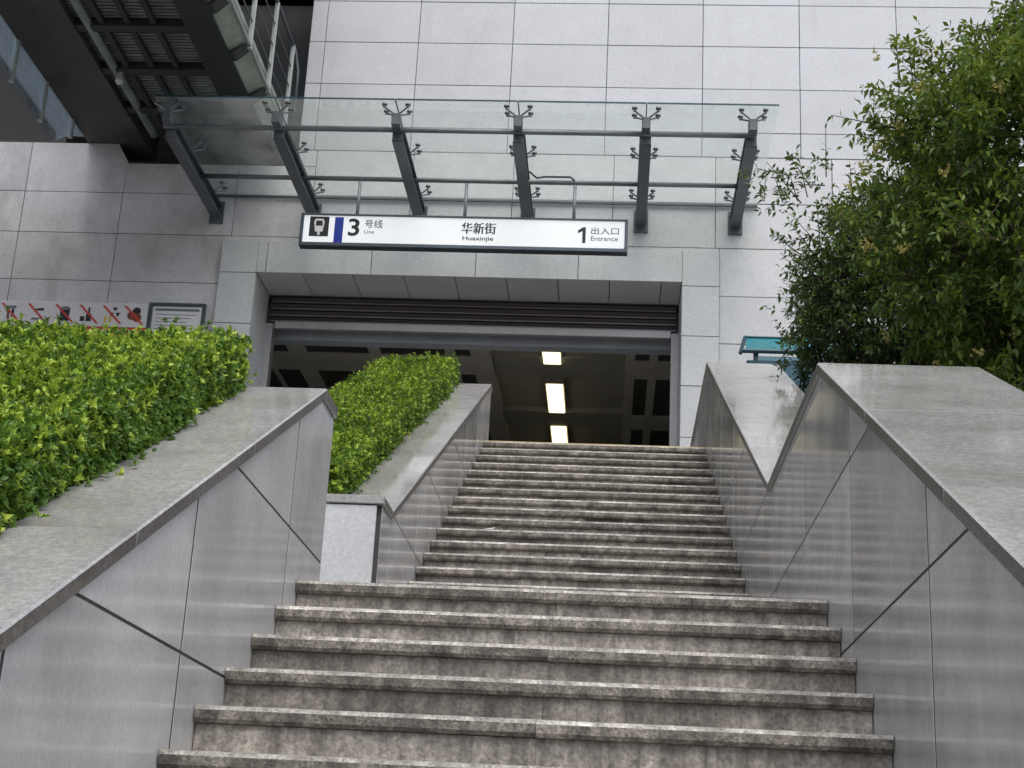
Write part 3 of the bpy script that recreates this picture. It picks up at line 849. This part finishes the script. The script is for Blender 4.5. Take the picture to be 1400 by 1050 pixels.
def slash(cx, cz, r=0.115):
    w_ = 0.016
    return flat([(cx - r - w_, cz + r), (cx - r + w_, cz + r), (cx + r + w_, cz - r), (cx + r - w_, cz - r)], BY - 0.0065, 0.0028, M['board_red'], pb, 'red_slash')
pc = [-7.27, -6.945, -6.61, -6.315, -6.03, -5.765]
zc = 7.72
K = M['sign_black']
# fireworks bundle
rect(pc[0] - 0.06, pc[0] + 0.06, zc + 0.05, zc + 0.085, M['sign_grey'], 'pictogram'); rect(pc[0] - 0.045, pc[0] - 0.015, zc - 0.08, zc + 0.045, M['board_brown'], 'pictogram'); rect(pc[0] + 0.01, pc[0] + 0.04, zc - 0.06, zc + 0.045, K, 'pictogram')
# folding knife / tool
flat([(pc[1] - 0.07, zc - 0.09), (pc[1] + 0.05, zc - 0.09), (pc[1] + 0.06, zc - 0.065), (pc[1] - 0.05, zc - 0.06)], BY - 0.003, 0.0028, M['sign_grey'], pb, 'pictogram')
flat([(pc[1] - 0.02, zc + 0.03), (pc[1] + 0.08, zc + 0.03), (pc[1] + 0.07, zc + 0.065), (pc[1] - 0.03, zc + 0.05)], BY - 0.003, 0.0028, K, pb, 'pictogram')
# drum
rect(pc[2] - 0.055, pc[2] + 0.06, zc - 0.095, zc + 0.06, K, 'pictogram'); disc(pc[2] + 0.003, zc + 0.068, 0.058, BY - 0.0045, 0.0028, M['sign_grey'], pb, 'pictogram', 14, 0.4)
# bottles
rect(pc[3] - 0.03, pc[3] + 0.035, zc - 0.09, zc + 0.0, K, 'pictogram'); rect(pc[3] - 0.01, pc[3] + 0.012, zc + 0.003, zc + 0.085, K, 'pictogram'); rect(pc[3] - 0.10, pc[3] - 0.045, zc - 0.09, zc - 0.03, K, 'pictogram')
# radiation trefoil with yellow bottles
for a in (90, 210, 330):
    flat([(pc[4] + 0.03 + 0.012 * math.cos(math.radians(a)), zc + 0.03 + 0.012 * math.sin(math.radians(a))), (pc[4] + 0.03 + 0.07 * math.cos(math.radians(a - 28)), zc + 0.03 + 0.07 * math.sin(math.radians(a - 28))), (pc[4] + 0.03 + 0.07 * math.cos(math.radians(a + 28)), zc + 0.03 + 0.07 * math.sin(math.radians(a + 28)))], BY - 0.003, 0.0028, K, pb, 'pictogram')
rect(pc[4] - 0.09, pc[4] - 0.06, zc - 0.09, zc - 0.02, M['board_yellow'], 'pictogram'); rect(pc[4] - 0.035, pc[4] - 0.005, zc - 0.09, zc - 0.02, M['board_yellow'], 'pictogram')
# round heap
disc(pc[5] + 0.03, zc + 0.05, 0.05, BY - 0.003, 0.0028, K, pb, 'pictogram'); disc(pc[5] - 0.025, zc - 0.005, 0.055, BY - 0.0045, 0.0028, M['board_brown'], pb, 'pictogram'); disc(pc[5] + 0.04, zc - 0.03, 0.055, BY - 0.0035, 0.002, M['board_brown'], pb, 'pictogram')
for x in pc: slash(x, zc)
nb = thing('framed_notice', 'grey framed paper notice with a dark heading strip on the granite wall', 'notice', (-5.24, FY, 7.3))
for b in ((-5.585, -4.905, 7.845, 7.885), (-5.585, -4.905, 7.28, 7.32), (-5.585, -5.545, 7.321, 7.844), (-4.945, -4.905, 7.321, 7.844)):
    boxobj('frame', M['sign_frame'], b[0], b[1], FY - 0.05, FY - 0.003, b[2], b[3], nb, 0.004)
boxobj('paper', M['board_white'], -5.544, -4.946, FY - 0.03, FY - 0.003, 7.322, 7.843, nb, 0)
mb = MB(); mb.box(-5.51, -4.98, FY - 0.0335, FY - 0.0302, 7.785, 7.815); mb.build('heading_strip', M['sign_grey'], nb)
for i in range(6):
    mb = MB(); mb.box(-5.50, -5.02 - 0.05 * (i % 3), FY - 0.0325, FY - 0.0302, 7.735 - i * 0.045, 7.743 - i * 0.045); mb.build('print_line', M['sign_grey'], nb)

# ------------------------------------------------------------------ footbridge
fb = thing('footbridge', 'dark covered footbridge with ribbed underside passing overhead into the building', 'footbridge', (-5.4, 10, 10.0))
YB0, YB1 = -6.0, 23.4
def fpart(name, mat, *b, parent=fb): mb = MB(); mb.box(*b); return mb.build(name, mat, parent)
BYM = 16.36
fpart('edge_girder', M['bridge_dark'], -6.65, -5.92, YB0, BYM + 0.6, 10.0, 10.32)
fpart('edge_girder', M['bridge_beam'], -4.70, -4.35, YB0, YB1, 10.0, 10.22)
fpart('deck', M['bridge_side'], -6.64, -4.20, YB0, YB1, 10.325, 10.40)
ycs = [12.0 + 0.905 * k - 0.905 * 8 for k in range(0, 14)]
for y in ycs:
    if y > BYM: break
    boxobj('cross_beam', M['bridge_beam'], -5.918, -4.702, y, y + 0.13, 10.02, 10.32, fb, 0.004)
for a, b in zip(ycs, ycs[1:]):
    if b > BYM: break
    if b < 9.5: continue
    k = 0
    yy = a + 0.16
    mb_ = None
    while yy < b - 0.03:
        boxobj('soffit_slat', M['bridge_slat'], -5.915, -4.705, yy, yy + 0.03, 10.10, 10.14, fb, 0)
        yy += 0.062
# lengthwise hangers and ducts under the slats
for x in (-5.05, -5.33, -5.62):
    fpart('lengthwise_bar', M['bridge_beam'], x - 0.03, x + 0.03, YB0, BYM, 10.04, 10.095)
mb = MB(); mb.tube((-5.78, YB0, 10.06), (-5.78, BYM, 10.06), 0.05, 10); mb.build('cable_duct', M['bridge_side'], fb, smooth=True)
# inclined side apron with gussets and edge tube
mb = MB(); mb.prism([(-4.349, 10.03), (-4.16, 10.135), (-4.16, 10.15), (-4.349, 10.05)], 1, YB0, YB1); mb.build('side_apron', M['bridge_side'], fb)
y = 14.38 - 0.955 * 12
while y < 17.4:
    mb = MB(); mb.prism([(-4.348, 9.995), (-4.30, 9.995), (-4.17, 10.118), (-4.348, 10.02)], 1, y - 0.09, y + 0.09); mb.build('gusset', M['bridge_beam'], fb)
    y += 0.955
mb = MB(); mb.tube((-4.145, YB0, 10.14), (-4.145, YB1, 10.14), 0.022, 8); mb.build('edge_tube', M['bridge_post'], fb, smooth=True)
y = 14.38 - 0.955 * 12; i = 0
while y < 17.3:
    last = y > 16.0
    mb = MB(); mb.bevbox(-4.175, -4.125, y - 0.018, y + 0.018, 10.10, 11.30 if (i % 2 == 1 or last) else 12.9, 0.004); mb.build('railing_post', M['bridge_post'], fb)
    y += 0.955; i += 1
for z, r in ((11.31, 0.024), (11.0, 0.009), (10.72, 0.009), (10.44, 0.009)):
    mb = MB(); mb.path([(-4.15, YB0, z), (-4.15, 16.33, z)], [r, r], 8); mb.build('handrail' if r > .02 else 'rail_wire', M['steel'], fb, smooth=True)
mb = MB(); mb.path([(-4.15, 16.345, 11.31), (-4.13, 16.40, 11.22), (-4.095, 16.44, 11.02), (-4.09, 16.44, 10.45)], [0.022] * 4, 8); mb.build('handrail_return', M['steel'], fb, smooth=True)
fpart('roof_slab', M['bridge_beam'], -6.7, -4.02, YB0, 17.5, 12.9, 13.1)
fpart('inner_wall', M['bridge_beam'], -6.6, -6.5, YB0, 23.4, 10.42, 12.89)
# glazed side and the lower slab beyond it
y = 15.0 - 0.895 * 9; k = 0
ygl = []
while y < 16.5: ygl.append(y); y += 0.895
for y in ygl:
    mb = MB(); mb.bevbox(-6.672, -6.622, y - 0.03, y + 0.03, 9.49 if y < 15.5 else 9.76, 10.03, 0.004); mb.build('glazing_post', M['bridge_post'], fb)
for a, b in zip(ygl, ygl[1:] + [16.3]):
    mb = MB()
    if b > 16: mb.prism([(a + 0.032, 9.80), (b, 9.985), (b, 10.02), (a + 0.032, 10.02)], 0, -6.653, -6.641)
    elif b > 15.5: mb.prism([(a + 0.032, 9.51), (15.49, 9.51), (b - 0.032, 9.78), (b - 0.032, 10.02), (a + 0.032, 10.02)], 0, -6.653, -6.641)
    else: mb.box(-6.653, -6.641, a + 0.032, b - 0.032, 9.51, 10.02)
    mb.build('glazing_pane', M['railglass'], fb)
fpart('lower_slab', M['slab_dark'], -9.5, -6.66, YB0, 15.49, 9.5, 9.62)
bl = thing('bulkhead_lamp', 'small white bulkhead lamp fixed under the footbridge', 'lamp', (-5.72, 14.8, 9.9))
mb = MB(); mb.tube((-5.72, 14.8, 9.93), (-5.72, 14.8, 10.06), 0.03, 12); mb.build('bracket', M['bridge_post'], bl)
mb = MB(); mb.path([(-5.72, 14.8, 9.94), (-5.72, 14.8, 9.90), (-5.72, 14.8, 9.875)], [0.045, 0.042, 0.02], 12); mb.build('globe', M['sign_white'], bl, smooth=True)

# ------------------------------------------------------------------ teal kiosk roof
kx0, kx1 = 1.27, 2.70
kk = thing('kiosk', 'small kiosk with a sloping teal roof behind the granite wall', 'kiosk', (2.0, 14.9, ZTOP))
def quadslab(name, mat, pts, th, parent):
    mb = MB(); n = Vector((0, -0.75, 0.66))
    vs = [Vector(p) for p in pts] + [Vector(p) - n * th for p in pts]
    mb.add(vs, [(0, 1, 2, 3), (7, 6, 5, 4)] + [(i, i + 4, (i + 1) % 4 + 4, (i + 1) % 4) for i in range(4)])
    return mb.build(name, mat, parent)
quadslab('roof_sheet', M['teal'], [(kx0 + 0.04, 14.72, 6.86), (kx1 - 0.04, 14.72, 6.86), (kx1 - 0.06, 14.93, 7.06), (kx0 + 0.06, 14.93, 7.06)], 0.02, kk)
for nm, p0, p1, r in (('roof_frame', (kx0 - 0.02, 14.68, 6.80), (kx0 + 0.05, 14.94, 7.075), 0.020), ('roof_frame', (kx0, 14.70, 6.835), (kx1, 14.70, 6.835), 0.026), ('roof_frame', (kx0 + 0.05, 14.94, 7.075), (kx1 - 0.05, 14.94, 7.075), 0.014), ('roof_frame', (kx1 + 0.02, 14.68, 6.80), (kx1 - 0.05, 14.94, 7.075), 0.020)):
    mb = MB(); mb.tube(p0, p1, r, 8); mb.build(nm, M['teal_frame'], kk)
for x in (kx0 + 0.12, kx0 + 0.62, kx1 - 0.15):
    mb = MB(); mb.bevbox(x, x + 0.05, 14.74, 14.79, ZTOP, 6.84, 0.004); mb.build('post', M['teal_frame'], kk)
mb = MB(); mb.box(kx0 + 0.175, kx0 + 0.615, 14.755, 14.765, ZTOP + 0.35, 6.80); mb.build('glass_panel', M['teal_glass'], kk)
mb = MB(); mb.box(kx0 + 0.675, kx1 - 0.155, 14.755, 14.765, ZTOP + 0.35, 6.80); mb.build('glass_panel', M['teal_glass'], kk)
mb = MB(); mb.bevbox(kx0 + 0.14, kx1 - 0.12, 14.82, 15.35, ZTOP, ZTOP + 1.0, 0.01); mb.build('cabinet', M['board_white'], kk)
mb = MB(); mb.bevbox(kx0 + 0.10, kx1 - 0.08, 15.30, 15.36, ZTOP + 1.001, 6.95, 0.006); mb.build('back_panel', M['teal_frame'], kk)

# ------------------------------------------------------------------ foliage
def leaf_mesh(name, P, D, U, L, W, mats, mi, fold=0.25, curl=0.15):
    """P base, D direction, U leaf normal (N,3), L,W lengths (N): each leaf is two folded quads"""
    N = len(P)
    D = D / np.linalg.norm(D, axis=1)[:, None]
    Sd = np.cross(D, U); Sd /= np.maximum(1e-6, np.linalg.norm(Sd, axis=1))[:, None]
    U = np.cross(Sd, D)
    L = L[:, None]; W = W[:, None]
    v = np.empty((N, 6, 3))
    v[:, 0] = P
    v[:, 1] = P + D * L * 0.45 + Sd * W * 0.5 + U * W * fold
    v[:, 2] = P + D * L * 0.5 - U * W * 0.02
    v[:, 3] = P + D * L * 0.45 - Sd * W * 0.5 + U * W * fold
    v[:, 4] = P + D * L * (1 - 0.02) - U * L * curl
    v[:, 5] = P + D * L * 0.8 - U * L * curl * 0.5
    base = (np.arange(N) * 6)[:, None]
    f = np.concatenate([base + np.array([[0, 1, 2]]), base + np.array([[1, 4, 2]]), base + np.array([[0, 2, 3]]), base + np.array([[2, 4, 3]])], axis=1).reshape(-1, 3)
    me = bpy.data.meshes.new(name)
    me.vertices.add(N * 6); me.vertices.foreach_set('co', v.reshape(-1).astype(np.float32))
    nf = len(f)
    me.loops.add(nf * 3); me.loops.foreach_set('vertex_index', f.reshape(-1).astype(np.int32))
    me.polygons.add(nf); me.polygons.foreach_set('loop_start', (np.arange(nf) * 3).astype(np.int32))
    me.polygons.foreach_set('loop_total', np.full(nf, 3, np.int32))
    for mt in mats: me.materials.append(mt)
    me.polygons.foreach_set('material_index', np.repeat(mi, 4).astype(np.int32))
    me.update(calc_edges=True); me.validate()
    return me

def unit(a): return a / np.maximum(1e-9, np.linalg.norm(a, axis=-1))[..., None]

def whorls(P, Nrm, n_leaf, Lm, Wm, spread, young, jit):
    """rosettes of leaves at P pointing out along Nrm"""
    k = len(P)
    Nn = unit(Nrm + rng.normal(0, jit, P.shape))
    A = unit(np.cross(Nn, rng.normal(0, 1, P.shape)))
    B = np.cross(Nn, A)
    ps, ds, us, ls, ws, mi = [], [], [], [], [], []
    ph0 = rng.uniform(0, 6.28, k)
    for j in range(n_leaf):
        ph = ph0 + j * 2.399 + rng.normal(0, 0.2, k)
        out = A * np.cos(ph)[:, None] + B * np.sin(ph)[:, None]
        sp = spread * rng.uniform(0.55, 1.3, k)[:, None]
        d = unit(Nn + out * sp)
        ps.append(P - Nn * rng.uniform(0, 0.02, k)[:, None]); ds.append(d); us.append(unit(Nn - out * 0.4))
        ls.append(Lm * rng.uniform(0.65, 1.25, k)); ws.append(Wm * rng.uniform(0.75, 1.2, k)); mi.append(young)
    return [np.concatenate(q) for q in (ps, ds, us, ls, ws, mi)]

def hedge(name, label, x0, x1, prof, htop, hin, n_top, n_side, n_in, Lm, Wm, old, new, loc, young_p):
    root = thing(name, label, 'hedge', loc)
    ya, yb = prof[0][0], prof[-1][0]
    zb = lambda y: np.interp(y, [p[0] for p in prof], [p[1] for p in prof])
    slope = (prof[-1][1] - prof[0][1]) / (yb - ya)
    def bumps(a, b): return np.array([0.05 * mnoise.noise(Vector((p * 2.3, q * 2.3, 1.7))) + 0.02 * mnoise.noise(Vector((p * 6, q * 6, 5.1))) for p, q in zip(a, b)])
    sets = []
    # top
    x = rng.uniform(x0, x1, n_top); y = rng.uniform(ya, yb, n_top)
    z = zb(y) + htop + bumps(x, y)
    edge = np.minimum(np.minimum(x1 - x, x - x0) , np.minimum(yb - y, y - ya))
    z -= 0.06 * np.exp(-edge / 0.05)
    z += np.where(rng.uniform(0, 1, n_top) < 0.05, rng.uniform(0.015, 0.075, n_top), 0)
    sets.append((np.stack([x, y, z], 1), np.tile(np.array([0, -0.25, 1.0]), (n_top, 1)), young_p))
    # side facing the steps
    y = rng.uniform(ya, yb, n_side); h_ = rng.uniform(-0.01, 1, n_side) ** 0.9
    z = zb(y) + h_ * htop
    x = x1 + bumps(y, z) * 0.9 - 0.02 - 0.05 * np.exp(-(1 - h_) / 0.12)
    x += np.where(rng.uniform(0, 1, n_side) < 0.05, rng.uniform(0.01, 0.06, n_side), 0)
    sets.append((np.stack([x, y, z], 1), np.tile(np.array([1.0, -0.3, 0.55]), (n_side, 1)), young_p * 0.62 * (0.35 + 0.65 * h_)))
    # two ends
    for ye, sg in ((ya, -1), (yb, 1)):
        ne = int(n_side * 0.25) if x1 - x0 > 1 else int(n_side * 0.14)
        x = rng.uniform(x0, x1, ne); h_ = rng.uniform(0, 1, ne)
        z = zb(ye) + h_ * htop
        y = ye + sg * bumps(x, z)
        sets.append((np.stack([x, y, z], 1), np.tile(np.array([0.1, sg, 0.4]), (ne, 1)), young_p * 0.6 * np.ones(ne)))
    parts = []
    for P, Nn, yp in sets:
        young = (rng.uniform(0, 1, len(P)) < yp * np.array([0.75 + 0.9 * mnoise.noise(Vector(p) * 3.0) for p in P])).astype(int)
        parts.append(whorls(P + rng.normal(0, 0.012, P.shape), Nn, 6, Lm, Wm, 0.9, young, 0.35))
    # inner leaves
    x = rng.uniform(x0 + 0.02, x1 - 0.01, n_in); y = rng.uniform(ya + 0.02, yb - 0.02, n_in); h_ = rng.uniform(0, 1, n_in)
    near = rng.uniform(0, 1, n_in) < 0.5
    h_ = np.where(near, h_, 1 - np.abs(rng.normal(0, 0.16, n_in)))
    x = np.where(near, x1 - np.abs(rng.normal(0, 0.05, n_in)) - 0.015, x)
    z = zb(y) + np.clip(h_, 0.02, 0.97) * htop
    P = np.stack([x, y, z], 1)
    parts.append(whorls(P, rng.normal(0, 1, P.shape) + np.array([0.4, -0.3, 0.6]), 3, Lm * 1.1, Wm * 1.15, 1.1, np.zeros(n_in, int), 0.3))
    cat = [np.concatenate([p[i] for p in parts]) for i in range(6)]
    o = link('foliage', leaf_mesh('foliage', cat[0] - np.array(loc), cat[1], cat[2], cat[3], cat[4], [old, new], cat[5]), loc, root)
    # dense inner growth
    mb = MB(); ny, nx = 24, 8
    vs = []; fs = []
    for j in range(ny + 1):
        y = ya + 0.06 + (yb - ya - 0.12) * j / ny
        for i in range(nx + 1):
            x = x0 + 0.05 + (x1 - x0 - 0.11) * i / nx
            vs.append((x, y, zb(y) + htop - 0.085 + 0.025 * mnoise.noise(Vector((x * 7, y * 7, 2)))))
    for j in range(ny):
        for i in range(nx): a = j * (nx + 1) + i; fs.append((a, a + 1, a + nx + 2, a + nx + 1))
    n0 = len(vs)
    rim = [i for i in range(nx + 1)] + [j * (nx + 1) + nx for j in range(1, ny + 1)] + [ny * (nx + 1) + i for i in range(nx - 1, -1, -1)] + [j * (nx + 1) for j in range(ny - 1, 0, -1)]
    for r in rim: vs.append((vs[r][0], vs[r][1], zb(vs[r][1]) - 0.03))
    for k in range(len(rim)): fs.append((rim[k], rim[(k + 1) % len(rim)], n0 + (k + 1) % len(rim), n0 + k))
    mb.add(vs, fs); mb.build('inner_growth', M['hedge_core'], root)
    mb = MB()
    for q in range(60):
        y = random.uniform(ya + 0.05, yb - 0.05); x = x1 - random.uniform(0.02, 0.09)
        p0 = (x - 0.03, y, float(zb(y)) - 0.04); p1 = (x + random.uniform(-.03, .03), y + random.uniform(-.06, .06), float(zb(y)) + htop * random.uniform(.5, .95))
        mb.tube(p0, p1, 0.005, 5, 0.002)
    mb.build('stems', M['twig'], root)
    return root
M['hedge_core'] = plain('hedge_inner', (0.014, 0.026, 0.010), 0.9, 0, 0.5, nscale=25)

hp = [(1.6, interp(PL, 1.6) - 0.01), (5.62, interp(PL, 5.62) - 0.01)]
hedge('hedge', 'long low hedge of bright yellow green shoots beside the lower steps', -4.2, -1.485, hp, 0.252, 0.2, 31000, 13500, 14000, 0.0235, 0.0128, M['hedge_old'], M['hedge_new'], (-2.8, 3.6, 2.3), 0.74)
hp2 = [(7.78, 3.36), (13.12, interp(P2, 13.12) - 0.005)]
hedge('hedge', 'narrow clipped green hedge climbing beside the upper steps', -2.19, -1.475, hp2, 0.25, 0.2, 15000, 9000, 9000, 0.0255, 0.014, M['hedge2_old'], M['hedge_new'], (-1.83, 10.4, 4.6), 0.55)

def tree(name, label, base, crown_c, crown_r, n_cl, n_lf, Lm, Wm, mats, young_p, seed, group=None, blossom=0, droop=0.25, outreach=(), shear=0.0):
    r = np.random.default_rng(seed); rd = random.Random(seed)
    root = thing(name, label, 'tree', base)
    cc = np.array(crown_c); cr = np.array(crown_r)
    bz = Vector(base)
    fork = Vector((base[0] + 0.05, base[1], base[2] + (crown_c[2] - crown_r[2] - base[2]) + 0.35))
    mb = MB(); mb.path([bz - Vector((0, 0, 0.15)), bz + Vector((0.03, 0.02, 0.3)), fork], [0.11, 0.085, 0.075], 10)
    mb.build('trunk', M['bark'], root, smooth=True)
    # cluster centres, pushed to the shell and broken up by noise
    cl = []
    while len(cl) < n_cl:
        d = r.normal(0, 1, 3); d /= np.linalg.norm(d)
        rad = r.uniform(0.30, 1.0) ** 0.42
        lump = 1 + 0.20 * mnoise.noise(Vector(d * 2.1) + Vector((seed, 0, 0))) + 0.10 * mnoise.noise(Vector(d * 5.0) + Vector((0, seed, 0)))
        q_ = cc + d * cr * rad * lump
        q_[0] += shear * max(0.0, q_[2] - cc[2] - 0.1)
        cl.append(q_)
    for o in outreach: cl.append(np.array(o))
    cl = np.array(cl)
    limbs = MB()
    for k in range(9):
        t = cl[rd.randrange(len(cl))]; t = cc + (t - cc) * 0.75
        mid = (Vector(fork) + Vector(t)) / 2 + Vector((rd.uniform(-.15, .15), rd.uniform(-.15, .15), rd.uniform(0, .2)))
        limbs.path([fork - Vector((0, 0, .04)), mid, Vector(t)], [0.05, 0.03, 0.012], 7)
    limbs.build('limbs', M['bark'], root, smooth=True)
    tw = MB()
    ps, ds, us, ls, ws, mi = [], [], [], [], [], []
    for c in cl:
        out = unit((c - cc) / cr)
        nb_ = 5
        for b in range(nb_):
            dirn = unit(out * 0.7 + r.normal(0, 0.55, 3) + np.array([0, 0, 0.15]))
            ln = r.uniform(0.22, 0.46)
            st = c - dirn * ln * 0.4 + r.normal(0, 0.06, 3)
            en = st + dirn * ln
            if r.uniform() < 0.5: tw.tube(st, en, 0.006, 4, 0.002)
            n = max(4, int(n_lf / nb_))
            t = np.sort(r.uniform(0.1, 1.03, n))
            p = st + np.outer(t, dirn * ln)
            side = unit(np.cross(dirn, np.array([0.1, 0.2, 1.0]))); up_ = np.cross(side, dirn)
            ang = np.arange(n) * 2.4 + r.uniform(0, 6)
            o = np.outer(np.cos(ang), side) + np.outer(np.sin(ang), up_)
            d = unit(o * 0.95 + dirn * 0.65 + r.normal(0, 0.25, (n, 3)) + np.array([0, 0, -droop]))
            ps.append(p); ds.append(d); us.append(unit(np.tile([0, 0, 1.0], (n, 1)) + r.normal(0, 0.45, (n, 3))))
            ls.append(Lm * r.uniform(0.6, 1.2, n)); ws.append(Wm * r.uniform(0.75, 1.15, n))
            yp = young_p * (0.4 + 0.9 * max(0, out[2] + 0.3)) * (1.6 if mnoise.noise(Vector(c) * 1.1) > 0 else 0.4)
            mi.append((r.uniform(0, 1, n) < yp * (0.3 + 0.9 * t)).astype(int))
    P, D, U, L, W, I = [np.concatenate(q) for q in (ps, ds, us, ls, ws, mi)]
    link('crown', leaf_mesh('crown', P - np.array(base), D, U, L, W, mats, I, 0.18, 0.12), base, root)
    if tw.v: tw.build('twigs', M['twig'], root)
    if blossom:
        idx = r.choice(len(cl), blossom)
        bp = cl[idx] + unit((cl[idx] - cc) / cr) * 0.16 + r.normal(0, 0.12, (blossom, 3))
        k = 9
        bp2 = np.repeat(bp, k, 0) + r.normal(0, 0.022, (blossom * k, 3))
        q = whorls(bp2, r.normal(0, 1, bp2.shape) + np.array([0, -0.5, 0.6]), 4, 0.026, 0.016, 0.9, np.zeros(len(bp2), int), 0.2)
        link('blossoms', leaf_mesh('blossoms', q[0] - np.array(base), q[1], q[2], q[3], q[4], [M['blossom']], q[5]), base, root)
    return root
tree('evergreen_tree', 'large bushy evergreen tree dotted with pale blossom beside the granite wall', (3.15, 9.0, 4.1), (3.15, 9.0, 6.0), (1.55, 1.3, 1.95), 1250, 98, 0.074, 0.028,
     [M['tree_leaf'], M['tree_leaf_young']], 0.42, 5, blossom=420, shear=0.55, outreach=[(1.62, 8.9, 6.4), (1.9, 8.9, 6.75)])
tree('evergreen_tree', 'smaller dark evergreen tree standing between the kiosk and the blossoming tree', (2.25, 11.3, 5.0), (2.52, 11.3, 5.98), (1.12, 0.9, 1.05), 760, 66, 0.066, 0.027,
     [M['tree_leaf_dark'], M['tree_leaf']], 0.25, 9, outreach=[(1.32, 10.9, 6.72), (1.42, 11.0, 6.45), (1.45, 10.9, 6.1), (1.48, 11.0, 5.9), (1.42, 11, 6.95), (1.5, 11, 6.25), (1.55, 11, 6.5), (1.6, 11, 5.95), (1.55, 11, 7.0), (1.16, 10.95, 6.85)])

# ------------------------------------------------------------------ litter
ls_ = MB()
yl, zl_ = YU + 7 * TR, ZLAND + 8 * RI
vs = [(-0.86, yl + 0.02, zl_ + 0.003), (-0.80, yl + 0.015, zl_ + 0.006), (-0.79, yl + 0.05, zl_ + 0.022), (-0.845, yl + 0.06, zl_ + 0.012)]
ls_.add(vs + [(a, b, c + 0.0015) for a, b, c in vs], [(3, 2, 1, 0), (4, 5, 6, 7)] + [(i, (i + 1) % 4, (i + 1) % 4 + 4, i + 4) for i in range(4)])
tag(ls_.build('paper_scrap', M['sign_white']), 'tiny crumpled white paper scrap lying on an upper step', 'litter')
